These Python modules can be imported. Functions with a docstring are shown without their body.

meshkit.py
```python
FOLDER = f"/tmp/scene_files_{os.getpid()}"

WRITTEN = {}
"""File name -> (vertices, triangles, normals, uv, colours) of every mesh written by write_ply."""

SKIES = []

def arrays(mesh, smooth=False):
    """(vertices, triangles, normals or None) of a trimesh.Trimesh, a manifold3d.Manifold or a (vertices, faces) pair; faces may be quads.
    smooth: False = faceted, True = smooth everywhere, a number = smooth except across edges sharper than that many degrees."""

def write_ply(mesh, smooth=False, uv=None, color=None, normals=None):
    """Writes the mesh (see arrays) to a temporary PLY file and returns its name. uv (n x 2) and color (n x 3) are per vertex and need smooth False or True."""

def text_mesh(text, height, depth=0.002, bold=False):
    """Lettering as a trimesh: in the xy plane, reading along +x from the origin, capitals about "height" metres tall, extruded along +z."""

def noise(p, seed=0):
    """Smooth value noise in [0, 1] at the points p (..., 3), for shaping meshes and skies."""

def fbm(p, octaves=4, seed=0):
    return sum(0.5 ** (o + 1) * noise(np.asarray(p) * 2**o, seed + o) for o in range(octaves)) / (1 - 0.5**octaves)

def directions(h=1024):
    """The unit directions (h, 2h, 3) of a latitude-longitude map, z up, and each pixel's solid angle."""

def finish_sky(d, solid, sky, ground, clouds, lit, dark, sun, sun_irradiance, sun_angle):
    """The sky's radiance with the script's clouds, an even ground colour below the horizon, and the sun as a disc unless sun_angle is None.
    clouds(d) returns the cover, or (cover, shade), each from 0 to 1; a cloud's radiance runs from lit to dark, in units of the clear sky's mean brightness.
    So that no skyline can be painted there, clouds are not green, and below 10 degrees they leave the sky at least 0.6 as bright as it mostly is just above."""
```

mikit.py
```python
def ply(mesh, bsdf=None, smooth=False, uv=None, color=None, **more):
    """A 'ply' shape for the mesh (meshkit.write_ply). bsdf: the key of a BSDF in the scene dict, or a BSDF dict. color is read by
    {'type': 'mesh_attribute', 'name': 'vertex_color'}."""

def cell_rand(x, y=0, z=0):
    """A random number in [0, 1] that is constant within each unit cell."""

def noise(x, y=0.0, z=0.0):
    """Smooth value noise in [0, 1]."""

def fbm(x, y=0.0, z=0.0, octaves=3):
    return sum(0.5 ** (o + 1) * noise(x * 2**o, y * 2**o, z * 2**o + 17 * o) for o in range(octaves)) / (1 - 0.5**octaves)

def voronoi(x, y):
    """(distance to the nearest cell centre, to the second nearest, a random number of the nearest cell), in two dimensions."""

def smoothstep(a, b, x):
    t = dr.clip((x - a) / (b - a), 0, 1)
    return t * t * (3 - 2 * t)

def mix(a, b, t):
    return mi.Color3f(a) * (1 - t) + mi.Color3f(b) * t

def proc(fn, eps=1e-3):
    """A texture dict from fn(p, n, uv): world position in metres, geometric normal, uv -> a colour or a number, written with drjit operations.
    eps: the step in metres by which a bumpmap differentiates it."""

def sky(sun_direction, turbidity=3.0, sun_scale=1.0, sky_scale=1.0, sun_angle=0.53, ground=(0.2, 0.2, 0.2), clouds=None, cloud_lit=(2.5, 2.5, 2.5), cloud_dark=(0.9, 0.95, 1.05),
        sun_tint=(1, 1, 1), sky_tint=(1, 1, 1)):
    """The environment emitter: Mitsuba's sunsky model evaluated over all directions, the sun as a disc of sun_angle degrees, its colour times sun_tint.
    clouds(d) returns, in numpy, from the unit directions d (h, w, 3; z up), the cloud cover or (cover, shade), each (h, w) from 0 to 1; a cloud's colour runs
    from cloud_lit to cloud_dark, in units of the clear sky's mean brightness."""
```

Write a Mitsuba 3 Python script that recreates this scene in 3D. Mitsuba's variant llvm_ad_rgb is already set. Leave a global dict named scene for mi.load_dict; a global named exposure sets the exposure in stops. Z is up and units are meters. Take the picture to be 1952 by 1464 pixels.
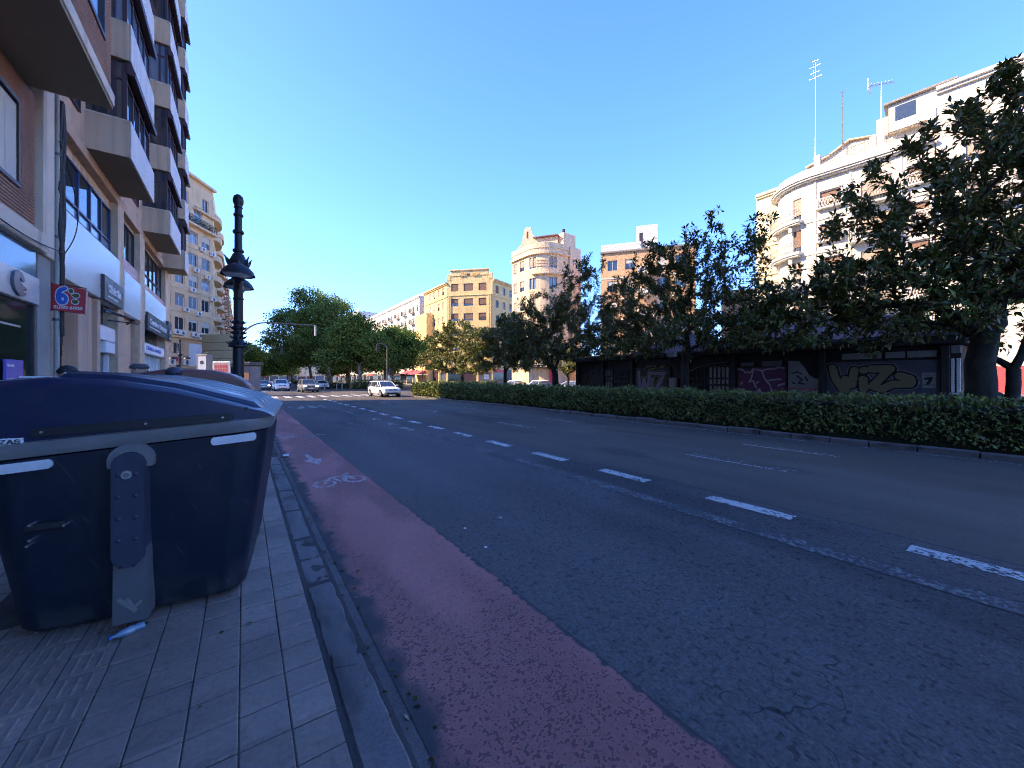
import math, random
import numpy as np, trimesh, manifold3d as m3, shapely, shapely.geometry as sg, shapely.ops as so
import mitsuba as mi, drjit as dr, mikit, meshkit
from mikit import noise, fbm, voronoi, smoothstep, mix, proc, cell_rand
T = mi.ScalarTransform4f
scene, labels = {}, {}

# ------------------------------------------------------------------ camera, sky, exposure
YAW = math.radians(34.88)
EYE = (0.0, 0.0, 1.6)
FOV = 2 * math.degrees(math.atan(976 / 733.0))
scene['camera'] = {'type': 'perspective', 'fov': FOV, 'fov_axis': 'x', 'near_clip': 0.05, 'far_clip': 2000.0,
                   'principal_point_offset_y': 10.0 / 1464,
                   'to_world': T().look_at(origin=list(EYE), target=[math.sin(YAW), math.cos(YAW), 1.6], up=[0, 0, 1])}
SUN_EL = math.radians(36)
SUN = (-0.89 * math.cos(SUN_EL), 0.456 * math.cos(SUN_EL), math.sin(SUN_EL))
scene['sky'] = mikit.sky(SUN, turbidity=2.4, sun_angle=1.6, sun_scale=0.55, sky_scale=1.0, sun_tint=(1.0, 0.93, 0.80), sky_tint=(0.58, 0.77, 1.24))
exposure = 3.85

# ------------------------------------------------------------------ helpers
used = set()
def num(key):
    if key not in used:
        used.add(key); return key
    k = 1
    while '%s_%03d' % (key, k) in used: k += 1
    key = '%s_%03d' % (key, k); used.add(key); return key
def tag(key, label=None, cat=None, group=None, kind=None):
    d = labels.setdefault(key, {})
    for a, b in (('label', label), ('category', cat), ('group', group), ('kind', kind)):
        if b: d[a] = b
    return key
def thing(name, label, cat, group=None):
    return tag(num(name), label, cat, group)
def put(parent, name, mesh, mat, smooth=False, label=None, color=None, kind=None, cat=None, group=None):
    key = num(parent + '__' + name if parent else name)
    if isinstance(mesh, MB): mesh = mesh.mesh()
    scene[key] = mikit.ply(mesh, mat, smooth=smooth, color=color)
    if label or kind or cat: tag(key, label, cat, group, kind)
    return key

class Frame:
    """a vertical plane's axes: a runs along the wall, d outward, z up"""
    def __init__(s, p0, p1=None, t=None):
        s.o = np.array([p0[0], p0[1], p0[2] if len(p0) > 2 else 0.0])
        if t is None:
            t = np.array(p1[:2], float) - np.array(p0[:2], float); s.L = np.linalg.norm(t)
        t = np.array(t, float) / np.linalg.norm(t)
        s.t = np.array([t[0], t[1], 0]); s.n = np.array([t[1], -t[0], 0]); s.k = np.array([0, 0, 1.0])
    def __call__(s, a, d, z):
        a, d, z = np.broadcast_arrays(np.asarray(a, float), d, z)
        return s.o + a[..., None] * s.t + d[..., None] * s.n + z[..., None] * s.k
W0 = Frame((0, 0), t=(1, 0)); W0.n = np.array([0, 1.0, 0])   # world axes: a = x, d = y

BOXF = np.array([[0, 2, 3, 1], [4, 5, 7, 6], [0, 1, 5, 4], [2, 6, 7, 3], [0, 4, 6, 2], [1, 3, 7, 5]])
class MB:
    def __init__(s): s.v, s.f, s.n = [], [], 0
    def add(s, v, f):
        v = np.asarray(v, float).reshape(-1, 3); f = np.asarray(f, int)
        if f.shape[1] == 4: f = np.vstack([f[:, [0, 1, 2]], f[:, [0, 2, 3]]])
        s.v.append(v); s.f.append(f + s.n); s.n += len(v); return s
    def addm(s, m): return s.add(m.vertices, m.faces)
    def mesh(s): return np.vstack(s.v), np.vstack(s.f)
    def box(s, a0, a1, d0, d1, z0, z1, fr=W0):
        c = np.array([[a, d, z] for a in (a0, a1) for d in (d0, d1) for z in (z0, z1)], float)
        return s.add(fr(c[:, 0], c[:, 1], c[:, 2]), BOXF)
    def cbox(s, a0, a1, d0, d1, z0, z1, b, fr=W0):
        """box with bevelled edges"""
        P = []
        for a in (a0, a1):
            for d in (d0, d1):
                for z in (z0, z1):
                    sa, sd, sz = (1 if a == a0 else -1), (1 if d == d0 else -1), (1 if z == z0 else -1)
                    P += [(a, d + sd * b, z + sz * b), (a + sa * b, d, z + sz * b), (a + sa * b, d + sd * b, z)]
        h = trimesh.convex.convex_hull(np.array(P))
        v = np.asarray(h.vertices); return s.add(fr(v[:, 0], v[:, 1], v[:, 2]), h.faces)
    def tube(s, pts, r, sides=6, cap=True):
        p = np.asarray(pts, float); n = len(p); r = np.broadcast_to(np.asarray(r, float), (n,))
        t = np.gradient(p, axis=0); t /= np.linalg.norm(t, axis=1, keepdims=True) + 1e-12
        ref = np.where(np.abs(t[:, 2:]) < 0.95, [[0, 0, 1.0]], [[1.0, 0, 0]])
        if abs(t[:, 2]).max() >= 0.95 and abs(t[:, 2]).min() < 0.95: ref = np.repeat([[0.31, 0.95, 0.05]], n, 0)
        a = np.cross(t, ref); a /= np.linalg.norm(a, axis=1, keepdims=True) + 1e-12
        b = np.cross(t, a); g = np.arange(sides) * 2 * np.pi / sides
        v = p[:, None] + r[:, None, None] * (np.cos(g)[None, :, None] * a[:, None] + np.sin(g)[None, :, None] * b[:, None])
        i, j = np.meshgrid(np.arange(n - 1), np.arange(sides), indexing='ij')
        q = np.stack([i * sides + j, (i + 1) * sides + j, (i + 1) * sides + (j + 1) % sides, i * sides + (j + 1) % sides], -1).reshape(-1, 4)
        s.add(v, q)
        if cap:
            for e, row in ((0, 0), (1, n - 1)):
                k = np.arange(1, sides - 1)
                f = np.stack([k * 0, k, k + 1], 1)
                s.add(v[row], f if e == 0 else f[:, ::-1])
        return s
    def lathe(s, prof, c=(0, 0, 0), seg=16):
        p = np.asarray(prof, float); n = len(p); g = np.arange(seg) * 2 * np.pi / seg
        v = np.stack([p[:, :1] * np.cos(g), p[:, :1] * np.sin(g), np.repeat(p[:, 1:2], seg, 1)], -1) + np.asarray(c, float)
        i, j = np.meshgrid(np.arange(n - 1), np.arange(seg), indexing='ij')
        q = np.stack([i * seg + j, i * seg + (j + 1) % seg, (i + 1) * seg + (j + 1) % seg, (i + 1) * seg + j], -1).reshape(-1, 4)
        return s.add(v, q)
    def prism(s, poly, z0, z1, fr=None):
        """poly (shapely or points) in the plane of fr's (a, z), thick along d from z0 to z1; fr None: in (x, y), thick along z"""
        if not hasattr(poly, 'geom_type'): poly = sg.Polygon(poly)
        for g in getattr(poly, 'geoms', [poly]):
            if g.area < 1e-7: continue
            m = trimesh.creation.extrude_polygon(g, z1 - z0, engine='earcut'); v = np.asarray(m.vertices)
            if fr is None: s.add(v + [0, 0, z0], m.faces)
            else: s.add(fr(v[:, 0], v[:, 2] + z0, v[:, 1]), np.asarray(m.faces))
        return s
    def loft(s, rings, caps=True):
        R = np.asarray(rings, float); n, k = R.shape[:2]
        i, j = np.meshgrid(np.arange(n - 1), np.arange(k), indexing='ij')
        q = np.stack([i * k + j, i * k + (j + 1) % k, (i + 1) * k + (j + 1) % k, (i + 1) * k + j], -1).reshape(-1, 4)
        s.add(R.reshape(-1, 3), q)
        if caps:
            for row, rev in ((0, True), (n - 1, False)):
                c = R[row].mean(0); m = np.arange(k)
                f = np.stack([m * 0 + k, m, (m + 1) % k], 1)
                s.add(np.vstack([R[row], c]), f[:, ::-1] if rev else f)
        return s
def text(s, h, fr, a, d, z, depth=0.012, bold=False, squeeze=1.0):
    m = meshkit.text_mesh(s, h, depth, bold); v = np.asarray(m.vertices)
    return MB().add(fr(a + v[:, 0] * squeeze, d + v[:, 2], z + v[:, 1]), m.faces)
def rrect(w, h, r, n=4, cx=0, cy=0):
    pts = []
    for k, (sx, sy) in enumerate(((1, 1), (-1, 1), (-1, -1), (1, -1))):
        for q in np.linspace(0, math.pi / 2, n):
            a = q + k * math.pi / 2
            pts.append((cx + sx * (w / 2 - r) + r * math.cos(a), cy + sy * (h / 2 - r) + r * math.sin(a)))
    return np.array(pts)

# ------------------------------------------------------------------ materials
def rgb(c): return {'type': 'rgb', 'value': [float(x) for x in c]}
def pr(col, rough=0.6, metal=0.0, spec=0.5, coat=0.0, coatg=0.8, **k):
    d = {'type': 'principled', 'base_color': col if isinstance(col, dict) else rgb(col), 'roughness': rough, 'metallic': metal, 'specular': spec, **k}
    if coat: d.update(clearcoat=coat, clearcoat_gloss=coatg)
    return {'type': 'twosided', 'bsdf': d}
def mat(name, *a, **k): scene[name] = pr(*a, **k); return name
def mottled(c, amt=0.18, sc=1.2, streak=0.0, speck=0.0):
    sf = 0.7 if sc <= 0.5 else 3.1
    c = np.array(c)
    def fn(p, n, uv):
        f = fbm(p.x * sc, p.y * sc, p.z * sc, octaves=4 if sf > 1 else 2)
        v = 1 + amt * 2 * (f - 0.5)
        if speck: v = v + speck * (noise(p.x * 140, p.y * 140, p.z * 140) - 0.5)
        if streak:
            s = fbm((p.x + p.y) * sf, p.z * 0.25, (p.x - p.y) * sf, octaves=3 if sf > 1 else 2)
            v = v * (1 - streak * smoothstep(0.5, 0.8, s))
        return mi.Color3f(*[float(x) for x in c]) * v
    return proc(fn)
mat('wall_tan', mottled((0.58, 0.43, 0.29), 0.12, 0.8, 0.22, 0.06), 0.85)
mat('wall_pink', mottled((0.52, 0.35, 0.235), 0.14, 0.9, 0.2, 0.06), 0.85)
mat('wall_cream', mottled((0.64, 0.46, 0.275), 0.08, 0.4, 0.18, 0.0), 0.85)
mat('wall_white', mottled((0.64, 0.58, 0.48), 0.05, 0.5, 0.12, 0.0), 0.8)
mat('wall_yellow', mottled((0.76, 0.53, 0.23), 0.07, 0.4, 0.15, 0.0), 0.85)
mat('wall_pale', mottled((0.70, 0.60, 0.40), 0.06, 0.4, 0.15), 0.85)
mat('wall_peach', mottled((0.70, 0.52, 0.33), 0.07, 0.4, 0.12, 0.0), 0.85)
mat('wall_orange', mottled((0.58, 0.35, 0.19), 0.09, 0.5, 0.12, 0.0), 0.85)
mat('brick_brown', mottled((0.36, 0.19, 0.12), 0.2, 1.6, 0.1, 0.12), 0.85)
mat('joint_dark', (0.09, 0.06, 0.05), 0.95)
mat('band_cream', mottled((0.60, 0.50, 0.38), 0.14, 1.1, 0.3, 0.05), 0.8)
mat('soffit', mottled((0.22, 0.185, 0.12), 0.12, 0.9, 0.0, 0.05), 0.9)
mat('gloss_white', (0.50, 0.475, 0.445), 0.2, coat=0.5, coatg=0.97)
mat('parapet_white', mottled((0.56, 0.49, 0.42), 0.08, 0.9, 0.2), 0.5)
mat('white_trim', (0.63, 0.59, 0.51), 0.6)
mat('frame_dark', (0.045, 0.03, 0.028), 0.5)
mat('frame_maroon', (0.055, 0.03, 0.04), 0.5)
mat('frame_blue', (0.03, 0.05, 0.14), 0.4)
mat('frame_white', (0.7, 0.7, 0.69), 0.5)
mat('glass', (0.025, 0.032, 0.04), 0.04, spec=0.9, coat=1.0, coatg=1.0)
mat('glass_pale', (0.16, 0.22, 0.30), 0.06, spec=0.9, coat=1.0, coatg=1.0)
mat('glass_sky', (0.10, 0.17, 0.24), 0.05, spec=1.0, coat=1.0, coatg=1.0)
mat('shop_dark', (0.012, 0.018, 0.017), 0.08, spec=0.6)
mat('shop_pale', (0.26, 0.33, 0.34), 0.15)
mat('curtain', (0.52, 0.48, 0.40), 0.8)
mat('shutter_brown', (0.20, 0.115, 0.075), 0.7)
mat('shutter_tan', (0.38, 0.29, 0.22), 0.7)
mat('shutter_grey', (0.25, 0.22, 0.19), 0.7)
mat('plastic_white', (0.66, 0.65, 0.62), 0.45)
mat('plastic_black', (0.018, 0.018, 0.02), 0.45)
mat('iron', (0.012, 0.015, 0.02), 0.42, spec=0.4)
mat('iron_grey', (0.10, 0.10, 0.10), 0.5)
mat('steel', (0.5, 0.5, 0.5), 0.4, metal=0.9)
mat('cable', (0.03, 0.026, 0.024), 0.6)
mat('pipe', (0.36, 0.34, 0.30), 0.6)
mat('sign_red', (0.42, 0.028, 0.035), 0.5)
mat('sign_blue', (0.025, 0.10, 0.42), 0.5)
mat('sign_green', (0.055, 0.085, 0.012), 0.5)
mat('sign_pale', (0.72, 0.72, 0.72), 0.5)
mat('sign_salmon', (0.55, 0.30, 0.27), 0.5)
mat('sign_dark', (0.03, 0.033, 0.04), 0.4)
mat('sign_slate', (0.09, 0.10, 0.13), 0.35)
mat('poster_violet', (0.11, 0.10, 0.42), 0.3)
mat('pink_panel', (0.62, 0.05, 0.14), 0.6)
mat('garage_red', (0.50, 0.06, 0.07), 0.55)
mat('olive_board', mottled((0.22, 0.205, 0.12), 0.08, 0.8), 0.8)
mat('roof_red', mottled((0.20, 0.10, 0.10), 0.2, 1.5, 0.0, 0.0), 0.75)
mat('wood_black', mottled((0.026, 0.018, 0.016), 0.3, 2.5), 0.7)
mat('wood_brown', (0.035, 0.023, 0.02), 0.7)
mat('tile_terracotta', (0.36, 0.17, 0.10), 0.8)
mat('skin', (0.42, 0.25, 0.18), 0.55)
mat('cloth_dark', (0.025, 0.027, 0.035), 0.9)
mat('cloth_grey', mottled((0.075, 0.072, 0.08), 0.4, 9.0, 0.0, 0.3), 0.95)
mat('cloth_blue', (0.05, 0.08, 0.16), 0.9)
mat('hair_dark', (0.01, 0.01, 0.012), 0.6)
def bark_fn(p, n, uv):
    f = fbm(p.x * 9, p.y * 9, p.z * 4, octaves=4)
    return mix((0.014, 0.011, 0.009), (0.055, 0.045, 0.036), f)
mat('bark', proc(bark_fn), 0.9)
def bark_pale_fn(p, n, uv):
    f = fbm(p.x * 4, p.y * 4, p.z * 3, octaves=3)
    return mix((0.10, 0.09, 0.06), (0.27, 0.25, 0.18), smoothstep(0.35, 0.65, f))
mat('bark_pale', proc(bark_pale_fn), 0.9)
VC = {'type': 'mesh_attribute', 'name': 'vertex_color'}
scene['leaf_matt'] = {'type': 'principledthin', 'base_color': VC, 'roughness': 0.55, 'diff_trans': 0.7, 'spec_trans': 0.0}
scene['leaf_gloss'] = pr(VC, 0.42, spec=0.45, coat=0.15, coatg=0.7)
mat('hedge_core', (0.012, 0.02, 0.008), 1.0)
mat('soil', mottled((0.10, 0.075, 0.05), 0.3, 2.0, 0.0, 0.3), 1.0)
mat('grass_green', mottled((0.05, 0.075, 0.02), 0.4, 3.0, 0.0, 0.5), 1.0)

# ground materials
def crack(p, sc, seed, w, lo, hi):
    wx = p.x * sc + 0.9 * fbm(p.x * 3.1 + seed, p.y * 3.1, octaves=3); wy = p.y * sc + 0.9 * fbm(p.x * 3.3, p.y * 3.3 + seed + 7, octaves=3)
    a, b, _ = voronoi(wx, wy)
    return (1 - smoothstep(0.0, w, b - a)) * smoothstep(lo, hi, fbm(p.x * 0.55 + seed, p.y * 0.4, octaves=2))
def asphalt_fn(p, n, uv):
    big = fbm(p.x * 0.5, p.y * 0.22, octaves=4)
    grit = noise(p.x * 95, p.y * 95); peb = noise(p.x * 42, p.y * 42 + 9)
    newer = smoothstep(5.70, 5.80, p.x + 0.06 * (noise(p.y * 1.3, 0.5) - 0.5)) * (1 - smoothstep(12.0, 13.0, p.x))
    amp = 1 - 0.6 * newer
    v = 0.076 * (0.66 + 0.7 * big) * (1 + amp * (0.55 * (grit - 0.5) + 0.30 * (peb - 0.5)))
    track = dr.exp(-dr.square((p.x - 2.7) / 0.32)) + dr.exp(-dr.square((p.x - 4.25) / 0.32)) + dr.exp(-dr.square((p.x - 6.3) / 0.3)) + dr.exp(-dr.square((p.x - 7.4) / 0.3)) + dr.exp(-dr.square((p.x - 8.8) / 0.3)) + dr.exp(-dr.square((p.x - 9.9) / 0.3))
    v = v * (1 + 0.10 * track)
    oil = smoothstep(0.60, 0.78, fbm(p.x * 1.1, p.y * 0.35 + 4, octaves=3)) * 0.28
    lit = smoothstep(0.88, 0.94, noise(p.x * 60 + 3, p.y * 60)) * 0.035 * amp
    pits = smoothstep(0.78, 0.86, noise(p.x * 34, p.y * 34 + 31)) * 0.45 * amp
    c = dr.maximum(crack(p, 0.42, 3.0, 0.006, 0.46, 0.54), 0.5 * crack(p, 2.2, 11.0, 0.014, 0.62, 0.70)) * (1 - 0.7 * newer)
    patch = smoothstep(0.53, 0.56, fbm(p.x * 0.18 + 5, p.y * 0.11, octaves=2))
    v = (v * (1 - 0.12 * patch) * (1 - oil) + lit) * (1 - pits) * (1 - 0.72 * c)
    seam = (1 - smoothstep(0.01, 0.03, dr.abs(p.x - 5.75 - 0.06 * (0.5 - noise(p.y * 1.3, 0.5))))) * 0.35
    v = v * (1 - seam)
    return mi.Color3f(v * (1.07 + 0.10 * newer), v, v * (0.97 - 0.14 * newer))
mat('asphalt', proc(asphalt_fn), 0.82, spec=0.35)
scene['asphalt_bump'] = {'type': 'bumpmap', 'arbitrary': {'type': 'ref', 'id': 'asphalt'}, 'scale': 1.0,
    'tex': proc(lambda p, n, uv: 0.0035 * noise(p.x * 70, p.y * 70) + 0.003 * noise(p.x * 33, p.y * 33), eps=2e-3)}
def red_fn(p, n, uv):
    big = fbm(p.x * 1.3, p.y * 0.7, octaves=4)
    g1 = noise(p.x * 55, p.y * 55); g2 = noise(p.x * 90 + 5, p.y * 110); g3 = noise(p.x * 26 + 2, p.y * 26)
    zone = smoothstep(0.40, 0.66, fbm(p.x * 1.6 + 9, p.y * 0.6, octaves=3) + 0.10 * smoothstep(1.2, 1.7, p.x))
    wear = smoothstep(0.66, 0.76, 0.32 * g1 + 0.55 * g2 + 0.13 * g3 + 0.13 * zone - 0.03)
    edge = smoothstep(0.70, 0.84, p.x + 0.14 * (noise(p.y * 9, p.x * 9) - 0.5)) * (1 - smoothstep(1.72, 1.75, p.x + 0.05 * (noise(p.y * 22, p.x * 22) - 0.5)))
    c = crack(p, 2.4, 5.0, 0.03, 0.54, 0.64)
    col = mix((0.33, 0.125, 0.115), (0.42, 0.185, 0.165), big) * (0.8 + 0.25 * g1 + 0.15 * g2) * (1 - 0.22 * zone)
    col = mix(col, (0.03, 0.022, 0.026), wear * 0.62)
    col = mix(col, (0.05, 0.047, 0.05), 1 - edge)
    return col * (1 - 0.7 * c)
mat('red_paint', proc(red_fn), 0.8, spec=0.35)
def worn_fn(lo, hi):
    def fn(p, n, uv):
        w = 0.55 * noise(p.x * 45, p.y * 45) + 0.45 * fbm(p.x * 6, p.y * 3, octaves=3)
        return mix((0.05, 0.05, 0.053), (0.44, 0.44, 0.43), smoothstep(lo, hi, w))
    return fn
mat('paint_white', proc(worn_fn(0.28, 0.50)), 0.75)
mat('paint_faded', proc(worn_fn(0.36, 0.85)), 0.8)
def worn_red(p, n, uv):
    w = 0.55 * noise(p.x * 45, p.y * 45) + 0.45 * fbm(p.x * 6, p.y * 3, octaves=3)
    return mix((0.30, 0.13, 0.125), (0.44, 0.40, 0.40), smoothstep(0.30, 0.70, w))
mat('paint_on_red', proc(worn_red), 0.8)
mat('paint_ghost', proc(worn_fn(0.42, 1.35)), 0.8)
def tile_fn(p, n, uv):
    ci, cj = dr.floor((p.x + 0.02) / 0.2), dr.floor(p.y / 0.205)
    r = cell_rand(ci, cj, 4)
    st = fbm(p.x * 2.2, p.y * 2.2, octaves=4); d = noise(p.x * 75, p.y * 75)
    v = (0.80 + 0.28 * r) * (0.72 + 0.5 * st) * (0.88 + 0.24 * d)
    spot = smoothstep(0.80, 0.86, noise(p.x * 23, p.y * 23 + 4)) * 0.12
    return mi.Color3f(0.235, 0.185, 0.155) * v * (1 - spot)
mat('paving_tile', proc(tile_fn), 0.75)
def slab_fn(p, n, uv):
    ax, ay = (p.x + 0.02) / 0.2, p.y / 0.205
    fx, fy = ax - dr.floor(ax), ay - dr.floor(ay)
    j = dr.minimum(dr.minimum(fx, 1 - fx), dr.minimum(fy, 1 - fy))
    return mix((0.06, 0.055, 0.052), (0.235, 0.185, 0.155), smoothstep(0.02, 0.04, j)) * (0.75 + 0.5 * fbm(p.x * 2, p.y * 2, octaves=3))
mat('paving_far', proc(slab_fn), 0.8)
def kerb_fn(p, n, uv):
    f = fbm(p.x * 7, p.y * 2.5, p.z * 7, octaves=4); g = noise(p.x * 110, p.y * 110, p.z * 110)
    dk = smoothstep(0.55, 0.75, fbm(p.x * 5 + 9, p.y * 3, p.z * 5, octaves=3))
    return mi.Color3f(0.14, 0.125, 0.12) * (0.55 + 0.7 * f) * (0.8 + 0.4 * g) * (1 - 0.5 * dk)
mat('kerb_granite', proc(kerb_fn), 0.8)
mat('mortar', mottled((0.055, 0.05, 0.047), 0.3, 6.0, 0.0, 0.5), 0.95)
mat('gutter', mottled((0.115, 0.10, 0.098), 0.45, 2.5, 0.0, 0.5), 0.95)
mat('concrete', mottled((0.27, 0.25, 0.22), 0.25, 1.7, 0.2, 0.15), 0.9)
mat('concrete_dark', mottled((0.10, 0.095, 0.092), 0.5, 3.0, 0.0, 0.5), 0.9)
# ------------------------------------------------------------------ ground
RZ = -0.08                       # road level; the pavement is 0
rng = np.random.default_rng(11)
def sheet(x0, x1, y0, y1, z): return np.array([[x0, y0, z], [x1, y0, z], [x1, y1, z], [x0, y1, z]]), np.array([[0, 1, 2, 3]])
def poly_sheet(pts, z, thick=0.05): return MB().prism(sg.Polygon(pts) if not hasattr(pts, 'geom_type') else pts, z - thick, z)
def structure(key, label): tag(key, label, kind='structure'); return key
structure(put('', 'ground', sheet(-900, 900, -900, 900, -0.16), 'concrete_dark'), 'dark flat city ground under the streets and blocks')
road = structure(put('', 'road', sheet(0.86, 12.72, -30, 400, RZ), 'asphalt_bump'), 'dark worn asphalt avenue in shade running to the trees')
structure(put('', 'cross_street', MB().add(*sheet(12.73, 46, 35.2, 60, RZ - 0.004)).add(*sheet(-60, 0.85, 39.5, 64, RZ - 0.004)), 'asphalt'), 'asphalt street crossing the avenue beyond the zebra crossing')
structure(put('', 'side_road', MB().add(*sheet(27.5, 39.5, -40, 35.2, RZ)).add(*sheet(27.5, 39.5, 60, 300, RZ)), 'asphalt'), 'service road of parked cars beyond the planted median')
# gutter and red strip (a painted band on the asphalt edge)
put(road, 'gutter', sheet(0.60, 0.858, -30, 38, RZ + 0.001), 'gutter')
put(road, 'red_strip', sheet(0.68, 1.76, -30, 37.6, RZ + 0.005), 'red_paint')
put(road, 'red_strip', sheet(0.78, 1.76, 64, 200, RZ + 0.005), 'red_paint')
def mark(name, x0, x1, y0, y1, m, z=0.0045, **k): return put(road, name, sheet(x0, x1, y0, y1, RZ + z), m, **k)
for k in range(-2, 18):
    mark('lane_dash', 5.30, 5.53, -0.16 + 2 * k + 0.02 * (k % 3), 0.88 + 2 * k, 'paint_white')
for x, ys in ((8.02, (2.85, 10.5, 18.2, 25.9, -4.9)), (10.45, (2.75, 10.6, 18.4, -5.0))):
    for y in ys:
        mark('lane_line', x, x + 0.055, y, y + 1.95, 'paint_white'); mark('faded_lane_line', x + 0.2, x + 0.23, y - 0.1, y + 1.9, 'paint_faded')
mark('faded_bus_line', 4.52, 4.76, -4, 11.4, 'paint_ghost')
for y in (12.1, 13.9, 15.8): mark('faded_dash', 4.35, 4.62, y, y + 1.0, 'paint_faded')
mark('faded_bus_line', 4.2, 4.36, 17.5, 27, 'paint_ghost'); mark('edge_line', 12.40, 12.48, -30, 27, 'paint_faded')
# the worn lettering of the bus lane and the cycle marks on the red strip
def strokes(lines, w, x, y, sx, sy):
    g = so.unary_union([sg.LineString([(x + a * sx, y + b * sy) for a, b in l]).buffer(w, cap_style=2) for l in lines])
    return g.simplify(0.01)
def flat_mark(name, g, m, z): return put(road, name, MB().prism(g, RZ + z - 0.002, RZ + z), m)
BUS = [[(0, 0), (0, 1), (.7, 1), (.7, .5), (0, .5)], [(0, 0), (.7, 0), (.7, .5)], [(1, 1), (1, 0), (1.7, 0), (1.7, 1)], [(2.7, 1), (2, 1), (2, .5), (2.7, .5), (2.7, 0), (2, 0)]]
flat_mark('bus_lane_lettering', strokes([[(2.7 - a, 1 - b) for a, b in l] for l in BUS], 0.09, 2.2, 24.6, 0.62, 2.2), 'paint_faded', 0.0065)
flat_mark('faded_lettering', strokes([[(0, 0), (1, .1)], [(0, .5), (.4, .8), (1, .6)], [(0.2, 1.), (1., 1.)]], 0.10, 3.1, 14.4, 1.1, 1.6), 'paint_ghost', 0.0065)
flat_mark('faded_corner_mark', strokes([[(0, 0), (0, 1), (1, 1)]], 0.05, 2.2, 18.3, 0.8, 1.2), 'paint_ghost', 0.0065)
flat_mark('cross_line', sg.box(0.62, 12.65, 2.0, 12.80), 'paint_faded', 0.0085)
flat_mark('cross_line', sg.box(0.62, 13.25, 1.3, 13.38), 'paint_faded', 0.0085)
flat_mark('arrow_mark', sg.Polygon([(1.08, 9.6), (1.16, 9.6), (1.22, 8.9), (1.36, 8.9), (1.2, 8.3), (0.98, 8.9), (1.1, 8.9)]), 'paint_on_red', 0.0085)
circ = lambda x, y, r: [(x + r * math.cos(a), y + 1.35 * r * math.sin(a)) for a in np.linspace(0, 6.283, 14)]
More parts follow.
